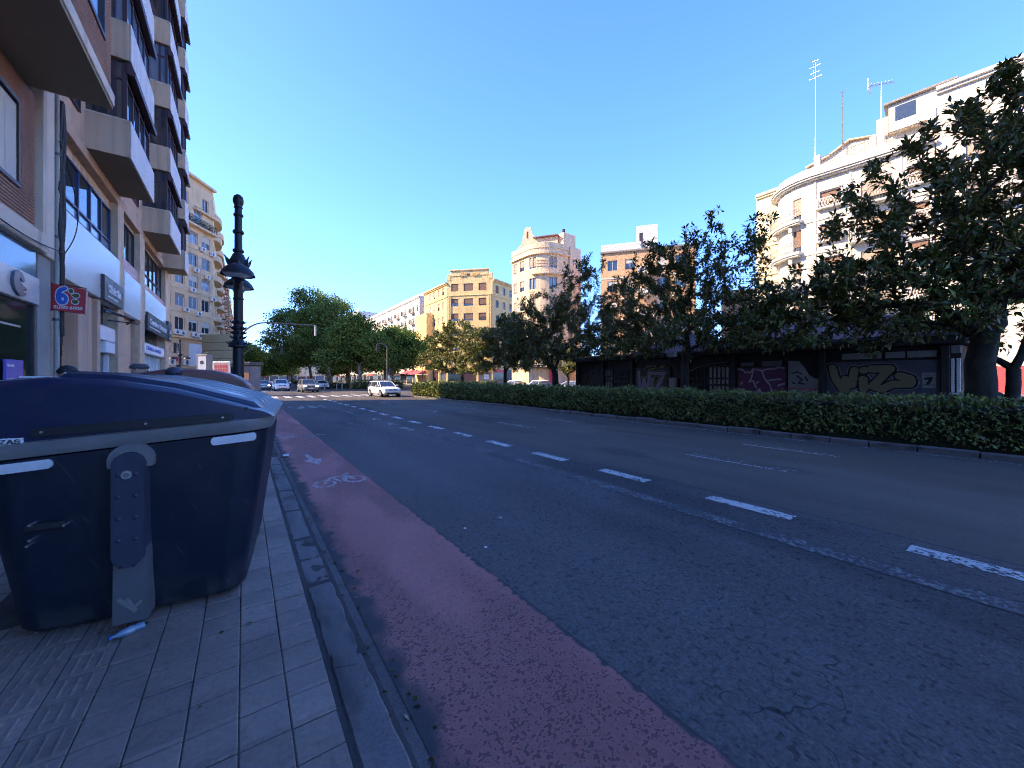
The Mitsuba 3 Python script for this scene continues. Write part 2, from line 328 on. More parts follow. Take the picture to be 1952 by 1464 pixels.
flat_mark('bicycle_mark', so.unary_union([sg.LineString(l).buffer(0.028) for l in (circ(1.05, 6.72, 0.15), circ(1.52, 6.78, 0.15), [(1.05, 6.72), (1.2, 7.1), (1.45, 7.1), (1.3, 6.75), (1.2, 7.1)], [(1.52, 6.78), (1.42, 7.2), (1.5, 7.25)], [(1.3, 6.75), (1.45, 7.1)])]), 'paint_on_red', 0.0085)
for k in range(12): mark('zebra_stripe', 1.0 + k * 1.0, 1.5 + k * 1.0, 38.6, 42.6, 'paint_white', 0.0065 if k == 0 else 0.0045)
for k in range(8): mark('zebra_stripe', 1.0 + k * 1.0, 1.5 + k * 1.0, 60, 63.5, 'paint_white', 0.0065 if k == 0 else 0.0045)
# little litter discs
for x, y in ((2.04, 3.85), (2.55, 3.9), (1.98, 3.3)):
    put(road, 'road_stud', MB().lathe([(0, 0.004), (0.012, 0.004), (0.018, 0.0)], (x, y, RZ), 10), 'sign_pale')

# pavement with its tiles
px = [(-30, -30), (0.372, -30), (0.372, 34.0), (-1.2, 38.5), (-5.0, 39.5), (-30, 39.5)]
near = sg.box(-1.43, 1.2, 0.372, 15.0)
pav = structure(put('', 'pavement', MB().prism(sg.Polygon(px).difference(near), -0.10, 0.0), 'paving_far'), 'grey paved footway with square tiles in front of the shops')
put(pav, 'mortar_bed', MB().prism(near, -0.10, -0.007), 'mortar')
xs = [-0.02 + 0.2 * k for k in range(-7, 3)]
tiles = []
for i, x in enumerate(xs[:-1]):
    for j in range(68):
        y = 1.2 + 0.205 * j
        if y > 14.8 or (x < -0.1 and y > 3.7): continue
        tiles.append((x, y))
extra = MB()
for q, (x, y) in enumerate(tiles):
    dz = rng.normal(0, 0.0018); tl = rng.normal(0, 0.0016, 2); g = 0.0026; w = 0.2 if x < 0.17 else 0.192
    m = MB(); b = MB().cbox(x + g, x + w - g, y + g, y + 0.205 - g, -0.02, dz, 0.004)
    v, f = b.mesh(); v[:, 2] += np.where(v[:, 2] > -0.015, (v[:, 0] - x - 0.1) * tl[0] * 10 + (v[:, 1] - y - 0.1) * tl[1] * 10, 0)
    tact = x < -0.65 and y < 3.7
    if tact:
        m.add(v, f)
        for a in (0.05, 0.1, 0.15): m.tube([(x + a, y + 0.03, dz + 0.001), (x + a, y + 0.175, dz + 0.001)], 0.007, 6)
        v, f = m.mesh()
    put(pav, 'tactile_tile' if tact else 'tile', (v, f), 'paving_tile')
# kerb stones along the pavement
kerb = structure(put('', 'kerb', MB().box(0.374, 0.60, -30, 34, -0.13, -0.02), 'mortar'), 'worn granite kerb between the footway and the gutter')
y = 0.4; k = 0
while y < 34:
    L = rng.uniform(0.85, 1.15) if y < 14 else rng.uniform(1.9, 2.2)
    m = MB().cbox(0.380, 0.598 + rng.normal(0, 0.006), y + 0.006, y + L - 0.006, -0.12, -0.016 + rng.normal(0, 0.004), 0.03)
    v, f = m.mesh()
    if y < 9:
        mm = trimesh.Trimesh(v, f).subdivide_to_size(0.09); v, f = np.array(mm.vertices), np.array(mm.faces)
        v += (meshkit.fbm(v * 9, 3)[:, None] - 0.5) * 0.022 * np.array([1, 0.2, 0.5])
    put(kerb, 'stone', (v, f), 'kerb_granite', smooth=35); y += L
put(kerb, 'broken_mortar', MB().prism(sg.Polygon([(0.41, 2.32), (0.53, 2.28), (0.55, 2.42), (0.50, 2.5), (0.42, 2.46)]), -0.03, -0.006), 'kerb_granite')
# planted median with its kerb
def nose(x0, x1, yn, r): return [(x0, -40), (x1, -40), (x1, yn - 2), (x1 - 2, yn)] + [(x0 + r - r * math.sin(a) , yn - r + r * math.cos(a)) for a in np.linspace(0.0, math.pi / 2, 8)]
med_pts = nose(12.95, 27.2, 35.0, 1.6)
median = structure(put('', 'median', poly_sheet(sg.Polygon(med_pts).buffer(-0.01), 0.02, 0.14), 'soil'), 'planted strip of earth in the middle of the avenue')
structure(put('', 'median_path', MB().add(*sheet(15.2, 27.0, -40, 33.0, 0.026)), 'paving_far'), 'paved walk on the planted median behind the hedge')
med2 = structure(put('', 'far_median', MB().box(12.95, 26, 61, 300, -0.12, 0.02), 'soil'), 'planted strip of earth beyond the crossing')
mk = structure(put('', 'median_kerb', MB().box(12.80, 12.94, -20, 33.4, -0.13, 0.0), 'mortar'), 'low kerb of rough stone blocks at the foot of the hedge')
y = -6.0
while y < 33.2:
    L = rng.uniform(0.75, 1.05)
    put(mk, 'stone', MB().cbox(12.735 + rng.normal(0, 0.008), 12.92, y + 0.012, y + L - 0.012, -0.12, 0.055 + rng.normal(0, 0.012), 0.02), 'kerb_granite'); y += L
for q in range(8):
    a0, a1 = math.pi / 2 * q / 8 + 0.02, math.pi / 2 * (q + 1) / 8 - 0.02
    P = [(12.95 + 1.6 - rr * math.sin(a), 33.4 + rr * math.cos(a)) for rr, a in ((1.62, a0), (1.62, a1), (1.80, a1), (1.80, a0))]
    put(mk, 'stone', MB().prism(sg.Polygon(P), -0.12, 0.05), 'concrete')
structure(put('', 'far_pavement', MB().box(39.6, 60, -60, 34, -0.13, 0.05).box(39.6, 60, 61, 300, -0.13, 0.05), 'concrete'), 'sunlit footway in front of the buildings across the avenue')
structure(put('', 'left_far_pavement', MB().prism(sg.Polygon([(0.4, 65), (0.4, 300), (-40, 300), (-40, 65)]), -0.10, 0.0), 'paving_far'), 'footway beyond the side street on the left')
# ------------------------------------------------------------------ left: brick block (nearest) and stone block
FA = Frame((-4, -12), t=(0, 1))            # a = y + 12, outward = +x
def Y(y): return y + 12
A = thing('brick_apartment_block', 'brown ribbed brick block with dark overhang, nearest at the left edge', 'building')
put(A, 'wall', MB().box(Y(-12), Y(13.7), -14, -0.06, 0.0, 34, FA), 'joint_dark')
win_y = [(11.35, 12.95), (7.2, 9.2)]
rows = MB()
z = 4.98; h = 0.075
while z < 8.2:
    segs, a = [], 2.0
    for (s, e) in sorted(win_y):
        if 5.82 < z + h / 2 < 7.62: segs.append((a, s)); a = e
    segs.append((a, 13.72))
    for s, e in segs: rows.box(Y(s), Y(e), -0.06, 0.0, z, z + h - 0.030, FA)
    z += h
put(A, 'brick_course', rows, 'brick_brown', kind='stuff')
for s, e in win_y:
    w = put(A, 'window', MB().box(Y(s), Y(e), -0.045, 0.03, 5.74, 5.82, FA).box(Y(s), Y(s) + .06, -0.05, 0.02, 5.82, 7.62, FA).box(Y(e) - .06, Y(e), -0.05, 0.02, 5.82, 7.62, FA).box(Y(s), Y(e), -0.05, 0.02, 7.56, 7.64, FA), 'frame_dark')
    for q in range(3):
        d = (e - s - .12) / 3; put(w, 'shutter_panel', MB().cbox(Y(s) + .07 + q * d, Y(s) + .05 + (q + 1) * d, -0.04, -0.015, 5.83, 7.5, 0.008, FA), 'curtain')
put(A, 'ledge', MB().cbox(Y(-12), Y(13.75), -0.06, 0.20, 4.55, 4.98, 0.02, FA), 'band_cream')
# the overhanging upper floors
bay = put(A, 'overhang', MB().box(Y(-12), Y(13.25), -0.05, 1.28, 8.46, 34, FA), 'joint_dark')
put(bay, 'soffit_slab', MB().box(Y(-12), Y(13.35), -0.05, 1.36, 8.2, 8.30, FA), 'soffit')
put(bay, 'edge_band', MB().cbox(Y(-12), Y(13.38), 1.26, 1.385, 8.29, 8.58, 0.012, FA).box(Y(13.26), Y(13.385), -0.04, 1.25, 8.29, 8.58, FA), 'band_cream')
rows = MB(); z = 8.59
wins2 = [(9.9, 12.75), (5.0, 8.6)]
while z < 17:
    segs, a = [], 2.0
    for (s, e) in sorted(wins2):
        if 9.55 < z + h / 2 < 11.2 or 12.7 < z + h / 2 < 14.4: segs.append((a, s)); a = e
    segs.append((a, 13.3))
    for s, e in segs: rows.box(Y(s), Y(e), 1.28, 1.335, z, z + h - 0.030, FA)
    rows.box(Y(13.25), Y(13.305), 0.0, 1.275, z, z + h - 0.030, FA)
    z += h
put(bay, 'brick_course', rows, 'brick_brown', kind='stuff')
for s, e in wins2:
    for z0, z1 in ((9.55, 11.2), (12.7, 14.4)):
        w = put(A, 'window', MB().box(Y(s), Y(e), 1.27, 1.37, z0 - .09, z0, FA).box(Y(s), Y(e), 1.27, 1.36, z1, z1 + .06, FA).box(Y(s), Y(s) + .07, 1.27, 1.36, z0, z1, FA).box(Y(e) - .07, Y(e), 1.27, 1.36, z0, z1, FA), 'frame_dark')
        put(w, 'pane', MB().box(Y(s) + .07, Y(e) - .07, 1.281, 1.30, z0, z1, FA), 'glass')
# its shop front
put(A, 'shop_window', MB().box(Y(2), Y(13.6), -0.055, -0.03, 0.25, 3.28, FA), 'shop_dark')
put(A, 'plinth', MB().box(Y(-12), Y(13.66), -0.056, 0.03, 0.0, 0.25, FA), 'sign_slate')
for y in (4.0, 6.4, 8.8, 11.2, 13.55): put(A, 'mullion', MB().box(Y(y), Y(y) + .07, -0.028, 0.03, 0.25, 3.28, FA), 'plastic_black')
put(A, 'glass_fascia', MB().box(Y(2), Y(13.6), -0.05, 0.05, 3.93, 4.54, FA), 'glass_sky')
sb = put(A, 'sign_board', MB().cbox(Y(2), Y(13.62), -0.04, 0.10, 3.30, 3.92, 0.012, FA), 'gloss_white')
e = [(12.24, 3.63), (12.30, 3.80), (12.45, 3.87), (12.62, 3.845), (12.72, 3.76), (12.72, 3.67), (12.60, 3.69), (12.52, 3.73), (12.50, 3.66), (12.66, 3.58), (12.80, 3.55), (12.84, 3.50), (12.66, 3.505), (12.62, 3.46), (12.68, 3.44), (12.80, 3.45), (12.82, 3.41), (12.70, 3.36), (12.50, 3.35), (12.34, 3.43), (12.27, 3.52)]
put(sb, 'emblem', MB().prism([(Y(a), z) for a, z in e], 0.10, 0.15, FA), 'sign_slate', label='dark slate swirl letter at the end of the white sign')
tube = put(A, 'strip_light', MB().box(Y(10.5), Y(13.05), -0.028, -0.012, 2.72, 2.76, FA), 'gloss_white')
ps = thing('display_poster', 'violet poster stand with white lettering inside the dark shop window', 'poster')
put(ps, 'panel', MB().cbox(Y(12.25), Y(13.0), 0.0, 0.045, 0.45, 2.0, 0.008, FA), 'poster_violet')
put(ps, 'foot', MB().box(Y(12.35), Y(12.9), 0.0, 0.05, 0.0, 0.44, FA), 'plastic_black')
for s, hh, z in (('tenemos', 0.06, 1.85), ('consulta tu', 0.055, 1.56), ('Compra', 0.11, 1.36), ('online', 0.11, 1.18)):
    put(ps, 'lettering', text(s, hh, FA, Y(12.30), 0.046, z, 0.004, True, 0.85), 'sign_pale')
# pilaster, pipes and cables between the two blocks
P = put(A, 'pilaster', MB().cbox(Y(13.78), Y(14.42), -0.1, 0.12, 4.55, 34, 0.015, FA), 'band_cream')
put(A, 'pier', MB().cbox(Y(13.68), Y(14.4), -0.1, 0.06, 0.0, 4.54, 0.015, FA), 'concrete')
dp = thing('drain_pipe', 'grey drain pipe down the joint between the two left blocks', 'pipe')
put(dp, 'pipe', MB().tube([FA(Y(14.62), 0.10, z) for z in (8.8, 2.0, 0.0)], 0.055, 10), 'pipe', smooth=50)
for z in (1.2, 3.1, 5.2, 7.3): put(dp, 'bracket', MB().tube([FA(Y(14.62), 0.10, z - .03), FA(Y(14.62), 0.10, z + .03)], 0.072, 10), 'iron_grey')
cb = thing('cable_bundle', 'black tangle of cables hanging down beside the cream pilaster', 'cable')
for q in range(7):
    r2 = np.random.default_rng(q + 5); pts = []
    for z in np.linspace(8.7, 2.2 + 0.25 * q if q < 3 else 3.9, 22):
        pts.append(FA(Y(14.72) + 0.10 * math.sin(z * 1.1 + q) * (0.4 + 0.1 * q) + r2.normal(0, 0.018), 0.16 + 0.02 * math.sin(z * 2 + q), z))
    put(cb, 'strand', MB().tube(pts, 0.020 + 0.014 * (q % 3), 6), 'cable', smooth=True)
put(cb, 'strand', MB().tube([FA(Y(9 + 5.5 * t), 0.24, 4.9 - 0.25 * math.sin(t * 3.1) - .1 * t) for t in np.linspace(0, 1, 14)], 0.014, 5), 'cable', smooth=True)
put(cb, 'strand', MB().tube([FA(Y(14.5 + 1.3 * math.sin(t * 3.14)), 0.18, 7.6 - 3.0 * t) for t in np.linspace(0, 1, 18)], 0.012, 5), 'cable', smooth=True)
# red hanging sign
hs = thing('hanging_sign', 'red hanging bank sign with blue 6 and green petals', 'sign')
FS = Frame((-4, 14.60), t=(1, 0)); FS.n = np.array([0, -1.0, 0]); FS.t = FS.t * 0.70
pl = sg.Polygon([(0.02, 3.34), (0.86, 3.28), (0.90, 3.92), (0.03, 4.00)])
put(hs, 'panel', MB().prism(pl, -0.05, 0.05, FS), 'sign_red')
put(hs, 'edge_strip', MB().prism([(0.865, 3.29), (0.885, 3.29), (0.915, 3.92), (0.905, 3.92)], -0.052, 0.052, FS), 'sign_salmon')
def six(off):
    body = sg.Point(0.30, 3.63).buffer(0.145 + off)
    arm = sg.LineString([(0.195, 3.68), (0.22, 3.80), (0.29, 3.87), (0.37, 3.90)]).buffer(0.052 + off)
    return so.unary_union([body, arm])
put(hs, 'number_outline', MB().prism(six(0.022), 0.05, 0.054, FS), 'sign_pale')
put(hs, 'number', MB().prism(six(0).difference(sg.Point(0.315, 3.63).buffer(0.035)), 0.054, 0.058, FS), 'sign_blue', label='blue figure 6 outlined in white')
for cx, cz, sx in ((0.52, 3.85, 0.06), (0.64, 3.74, 0.09), (0.62, 3.58, 0.085)):
    el = shapely.affinity.scale(sg.Point(cx, cz).buffer(1.0), sx, 0.055); el2 = shapely.affinity.scale(sg.Point(cx, cz).buffer(1.0), sx + .018, 0.073)
    p = put(hs, 'petal_outline', MB().prism(el2, 0.05, 0.053, FS), 'sign_pale'); put(p, 'petal', MB().prism(el, 0.053, 0.057, FS), 'sign_green')
put(hs, 'lettering', text('EURO 6000', 0.075, FS, 0.09, 0.05, 3.38, 0.006, True, 1.25), 'sign_pale')
put(hs, 'bracket', MB().tube([FS(-0.05, 0, 4.02), FS(0.9, 0, 3.96)], 0.014, 6).tube([FS(-0.05, 0, 3.32), FS(0.06, 0, 3.34)], 0.014, 6), 'iron')

# stone block
FB = Frame((-4, 0), t=(0, 1))
B = thing('stone_apartment_block', 'tan stone block with shops below and stacked bay windows above', 'building')
put(B, 'wall', MB().prism(sg.Polygon([(-4.5, 14.46), (-4.5, 33.2), (-10.0, 40.6), (-22, 40.6), (-22, 14.46)]), 0, 36), 'wall_pink')
put(B, 'roof', MB().prism(sg.Polygon([(-3.9, 14.4), (-3.9, 33.6), (-9.9, 40.9), (-22, 40.9), (-22, 14.4)]), 36.004, 36.4), 'concrete')
# piers
piers = [(14.66, 15.14), (20.9, 21.75), (24.75, 25.75), (31.85, 33.4)]
for q, (s, e) in enumerate(piers):
    p = put(B, 'pier', MB().box(s, e, -0.45, -0.01, 0, 8.45, FB), 'wall_tan')
    if q:
        for k in range(62): 
            if k * 0.07 > 4.3: break
            put(p, 'stone_course', MB().cbox(s - 0.012, e + 0.012, -0.3, 0.012, 0.02 + k * 0.07, 0.02 + k * 0.07 + 0.058, 0.008, FB), 'wall_tan')
        put(p, 'shaft', MB().cbox(s - 0.01, e + 0.01, -0.30, 0.012, 4.42, 8.45, 0.01, FB), 'wall_tan')
put(B, 'lintel_band', MB().cbox(14.5, 33.4, -0.5, 0.02, 8.40, 8.72, 0.015, FB), 'wall_pink')
# openings between piers: window above, fascia, shop below
def strip_window(s, e, z0, z1, cols, mid, mats, frame, d=-0.24):
    w = MB(); b = 0.06
    w.box(s, e, d - .03, d + .05, z0, z0 + b, FB).box(s, e, d - .03, d + .05, z1 - b, z1, FB)
    if mid: w.box(s, e, d - .028, d + .052, mid - b / 2, mid + b / 2, FB)
    for q in range(cols + 1):
        a = s + (e - s - b) * q / cols; w.box(a, a + b, d - .03, d + .048, z0 + b, z1 - b, FB)
    k = put(B, 'window', w, frame)
    lv = [z0 + b, mid, z1 - b] if mid else [z0 + b, z1 - b]
    for r in range(len(lv) - 1):
        for q in range(cols):
            a = s + (e - s - b) * q / cols + b; put(k, 'pane', MB().box(a, a + (e - s - b) / cols - b, d - .02, d, lv[r] + (.03 if r else 0), lv[r + 1] - (.03 if r + 2 < len(lv) else 0), FB), mats[r % len(mats)])
    return k
strip_window(15.14, 20.88, 6.24, 8.06, 5, 6.82, ['glass_pale', 'glass'], 'frame_blue')
put(B, 'window_sill', MB().box(15.14, 20.88, -0.3, 0.02, 6.17, 6.235, FB), 'frame_dark')
strip_window(21.76, 24.74, 6.6, 8.26, 3, None, ['glass'], 'frame_dark')
strip_window(25.76, 31.84, 6.35, 8.3, 5, 7.0, ['glass_pale', 'glass'], 'frame_dark')
put(B, 'wall_infill', MB().box(15.14, 20.88, -0.44, -0.22, 8.06, 8.40, FB).box(21.76, 24.74, -0.44, -0.2, 8.26, 8.4, FB).box(25.76, 31.84, -0.44, -0.2, 8.3, 8.4, FB), 'wall_tan')
for s, e in ((21.76, 24.74), (25.76, 31.84)):
    p = put(B, 'salmon_panel', MB().box(s, e, -0.3, -0.06, 6.02, 6.58 if s < 22 else 6.34, FB), 'sign_salmon')
    put(p, 'lettering', MB().box(s + .5, e - .6, -.058, -.054, 6.2, 6.215, FB).box(s + .5, e - 1.2, -.058, -.054, 6.10, 6.115, FB), 'sign_pale')
f1 = put(B, 'fascia_panel', MB().cbox(15.16, 20.86, -0.25, 0.06, 4.30, 6.16, 0.012, FB), 'gloss_white', label='wide glossy white fascia panel reflecting the sky')
put(B, 'fascia_panel', MB().cbox(21.76, 24.72, -0.25, 0.03, 4.30, 6.01, 0.012, FB), 'gloss_white')
put(B, 'fascia_panel', MB().cbox(25.78, 31.82, -0.25, 0.03, 4.75, 6.01, 0.012, FB), 'gloss_white')
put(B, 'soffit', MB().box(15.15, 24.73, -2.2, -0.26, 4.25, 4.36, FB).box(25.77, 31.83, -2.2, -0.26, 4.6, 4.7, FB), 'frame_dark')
def shop_sign(s, e, z0, z1, words, m='sign_dark', wm='sign_pale', hh=0.26, d=0.10):
    p = put(B, 'shop_sign', MB().cbox(s, e, d - .12, d, z0, z1, 0.01, FB), m)
    put(p, 'lettering', text(words, hh, FB, s + 0.35, d, z0 + (z1 - z0) * 0.38, 0.02, True, (e - s - .6) / (hh * 0.72 * len(words))), wm)
    put(p, 'lettering', MB().box(s + .35, s + .35 + (e - s) * .5, d, d + .012, z0 + .14, z0 + .19, FB), wm); return p
shop_sign(18.45, 20.92, 4.28, 5.12, 'Clinic Be', d=0.16)
shop_sign(25.82, 31.80, 4.05, 4.92, 'Centro Dental', d=0.12)
shop_sign(31.95, 33.2, 4.0, 5.2, 'Tel', d=0.14, hh=0.2)
# ground-floor fronts, set back
put(B, 'louvre_door', MB().box(15.14, 16.6, -0.62, -0.5, 0, 2.45, FB), 'wall_pink')
lv = put(B, 'louvre', MB().box(15.14, 17.0, -0.62, -0.58, 2.45, 3.75, FB), 'joint_dark')
for q in range(14): put(lv, 'slat', MB().box(15.16, 16.98, -0.57, -0.50, 2.5 + q * .09, 2.54 + q * .09, FB), 'pipe')
put(B, 'recess_wall', MB().box(17.0, 18.3, -0.44, -0.1, 0, 4.26, FB), 'wall_pink'); put(B, 'recess_wall', MB().box(21.75, 24.74, -0.44, -0.30, 0, 4.24, FB), 'wall_pink')
g = put(B, 'graffiti_arch', MB().prism(sg.Polygon([(15.3, 0.2), (16.5, 0.2), (16.5, 1.9), (16.3, 2.25), (16.1, 1.9), (15.9, 2.35), (15.6, 2.0), (15.3, 2.2)]), -0.5, -0.494, FB), 'sign_pale', label='pale blue painted shapes on the shop door')
put(B, 'brick_jamb', MB().cbox(18.3, 18.62, -0.4, 0.02, 0, 4.26, 0.01, FB), 'wall_pink')
dg = put(B, 'shop_front', MB().box(18.62, 20.88, -0.45, -0.40, 0.0, 4.26, FB), 'shop_dark')
put(dg, 'sign_panel', MB().cbox(18.64, 20.86, -0.38, -0.06, 2.98, 3.48, 0.01, FB), 'sign_pale'); put(dg, 'sign_panel', MB().cbox(19.6, 20.8, -0.38, -0.05, 2.55, 2.95, 0.01, FB), 'sign_pale')
put(dg, 'glass_panel', MB().box(18.66, 19.55, -0.39, -0.30, 0.1, 2.92, FB), 'shop_pale')
for q in range(5): put(dg, 'price_strip', MB().box(18.72, 19.2, -0.298, -0.294, 1.0 + q * .28, 1.09 + q * .28, FB), 'sign_dark')
put(dg, 'door', MB().box(19.62, 20.6, -0.39, -0.33, 0.02, 2.5, FB), 'sign_slate'); put(dg, 'door_frame', MB().box(20.62, 20.72, -0.39, -0.2, 0.02, 2.52, FB), 'frame_white')
aw = put(B, 'awning_arm', MB(), 'iron') if False else put(B, 'awning_arm', MB().tube([FB(18.7, 0.05, 4.0), FB(20.4, 0.55, 3.86), FB(20.9, 0.25, 3.72)], 0.03, 6).tube([FB(18.7, 0.1, 3.9), FB(20.9, 0.4, 3.95)], 0.045, 6).tube([FB(19.6, 0.0, 3.7), FB(20.8, 0.6, 3.75)], 0.025, 6), 'iron')
d3 = put(B, 'shop_front', MB().box(25.76, 31.84, -0.45, -0.40, 0.0, 4.6, FB), 'shop_dark')
put(d3, 'sign_panel', MB().cbox(25.8, 31.8, -0.38, -0.05, 2.9, 3.42, 0.01, FB), 'sign_pale'); put(d3, 'lettering', text('Clinica dental', 0.2, FB, 26.4, -0.05, 3.08, 0.01, True, 2.4), 'sign_blue')
put(d3, 'glass_panel', MB().box(25.86, 31.7, -0.39, -0.32, 0.3, 2.86, FB), 'shop_pale')
for q in range(7): put(d3, 'mullion', MB().box(25.84 + q * .97, 25.9 + q * .97, -0.32, -0.26, 0.3, 2.86, FB), 'frame_white')
# bay stacks
def bay_stack(y0, y1, dpt, nfl, z0=8.72, first=0):
    for k in range(first, nfl):
        zb = z0 + 3.12 * k; zt = zb + 1.15
        b = put(B, 'bay', MB().box(y0 + .0, y1 - .0, -0.49, dpt - 0.03, zb, zt, FB), 'wall_tan')
        put(b, 'front_panel', MB().cbox(y0 - 0.004, y1 + 0.004, dpt - 0.028, dpt + 0.02, zb - .02, zt + .03, 0.008, FB), 'parapet_white')
        put(b, 'coping', MB().box(y0 - .01, y1 + .01, -0.45, dpt - .03, zt + .001, zt + .04, FB), 'band_cream')
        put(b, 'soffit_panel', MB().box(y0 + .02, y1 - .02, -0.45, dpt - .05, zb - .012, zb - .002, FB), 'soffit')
        z1 = z0 + 3.12 * (k + 1) - 0.014
        g = put(b, 'glazing', MB().box(y0 + .14, y1 - .14, -0.48, dpt - .16, zt + .04, z1 - 0.02, FB), 'glass' if (k + int(y0)) % 3 else 'glass_sky')
        m = MB()
        for q in range(5):
            a = y0 + .10 + (y1 - y0 - .27) * q / 4; m.box(a, a + .07, dpt - .2, dpt - .1, zt + .04, z1 - .02, FB)
        for q in range(3):
            dd = -0.2 + (dpt - .0) * q / 2.6; m.box(y0 + .10, y0 + .17, dd, dd + .07, zt + .04, z1 - .02, FB).box(y1 - .17, y1 - .1, dd, dd + .07, zt + .04, z1 - .02, FB)
        m.box(y0 + .1, y1 - .1, dpt - .19, dpt - .11, zt + 1.35, zt + 1.42, FB).box(y0 + .11, y0 + .16, -.4, dpt - .2, zt + 1.35, zt + 1.42, FB)
        put(b, 'window_frame', m, 'frame_maroon')
        put(b, 'awning_box', MB().prism([(dpt - .10, z1 - .38), (dpt + .10, z1 - .44), (dpt + .12, z1 - .30), (dpt - .02, z1 - .02), (dpt - .1, z1 - .02)], y0 + .05, y1 - .05, AWF(y0)), 'frame_maroon')
class AWF:
    def __init__(s, y): pass
    def __call__(s, a, d, z): return FB(d, a, z)
bay_stack(17.2, 21.05, 1.0, 8); bay_stack(25.3, 29.1, 1.0, 8); bay_stack(31.1, 32.9, 1.0, 8, z0=8.35)
# facade above, with windows between the bays
FBW = Frame((-4, 0), t=(0, 1))
put(B, 'facade', MB().box(14.5, 33.4, -0.5, -0.03, 8.72, 36, FBW), 'wall_pink')
for k in range(8):
    for s, e in ((15.3, 16.7), (22.2, 24.4)):
        z0 = 9.5 + 3.12 * k
        w = put(B, 'window', MB().box(s, e, -0.03, 0.03, z0, z0 + .07, FB).box(s, e, -0.03, 0.03, z0 + 1.7, z0 + 1.77, FB).box(s, s + .07, -.03, .028, z0 + .07, z0 + 1.7, FB).box(e - .07, e, -.03, .028, z0 + .07, z0 + 1.7, FB), 'frame_maroon'); put(w, 'pane', MB().box(s + .07, e - .07, -0.029, -0.01, z0 + .07, z0 + 1.7, FB), 'glass')
# ------------------------------------------------------------------ recycling containers
class CF:
    """container axes: a = towards the street, d = along the street, z up"""
    def __init__(s, x, y, deg):
        c, q = math.cos(math.radians(deg)), math.sin(math.radians(deg))
        s.o = np.array([x, y, 0]); s.a = np.array([c, -q, 0]); s.d = np.array([q, c, 0]); s.t = s.a; s.n = s.d
    def __call__(s, a, d, z):
        a, d, z = np.broadcast_arrays(np.asarray(a, float), d, z)
        return s.o + a[..., None] * s.a + d[..., None] * s.d + z[..., None] * np.array([0, 0, 1.0])
def blue_fn(p, n, uv):
    d = fbm(p.x * 5, p.y * 5, p.z * 3, octaves=4); s = fbm(p.x * 14 + p.y * 14, p.z * 1.2, octaves=3)
    dust = smoothstep(0.45, 0.8, d) * 0.5 + smoothstep(0.6, 0.8, s) * 0.22 + smoothstep(0.25, 0.0, p.z) * 0.5
    scr = smoothstep(0.80, 0.88, noise(p.x * 55 + p.z * 30, p.y * 55, p.z * 7)) * smoothstep(0.45, 0.7, d) * 0.35
    splash = smoothstep(0.35, 0.0, p.z) * smoothstep(0.3, 0.7, noise(p.x * 16, p.y * 16, p.z * 9)) * 0.5
    return mix((0.004, 0.010, 0.022), (0.05, 0.05, 0.05), dr.minimum(dust * 0.32 + scr + splash, 1.0))
mat('navy_plastic', proc(blue_fn), 0.42, spec=0.45)
def lid_fn(p, n, uv):
    d = fbm(p.x * 4, p.y * 4, p.z * 4, octaves=4)
    return mix((0.008, 0.017, 0.052), (0.028, 0.036, 0.06), smoothstep(0.4, 0.75, d) * 0.6)
mat('lid_plastic', proc(lid_fn), 0.30, spec=0.5, coat=0.4, coatg=0.85)
mat('rim_grey', mottled((0.165, 0.16, 0.155), 0.2, 5.0, 0.2, 0.1), 0.5)
mat('bracket_blue', mottled((0.03, 0.036, 0.06), 0.2, 6.0, 0.2, 0.1), 0.5)
mat('plate_grey', mottled((0.085, 0.088, 0.095), 0.15, 6.0, 0.2, 0.1), 0.6)
mat('brown_plastic', mottled((0.15, 0.055, 0.04), 0.2, 4.0, 0.1, 0.05), 0.4, coat=0.3)
mat('reflector', (0.62, 0.62, 0.63), 0.35)
RW = 1.50                                                  # rim width
def rim_z(a): return 1.125 + 0.078 * (a + RW / 2)           # the rim slants up to the street
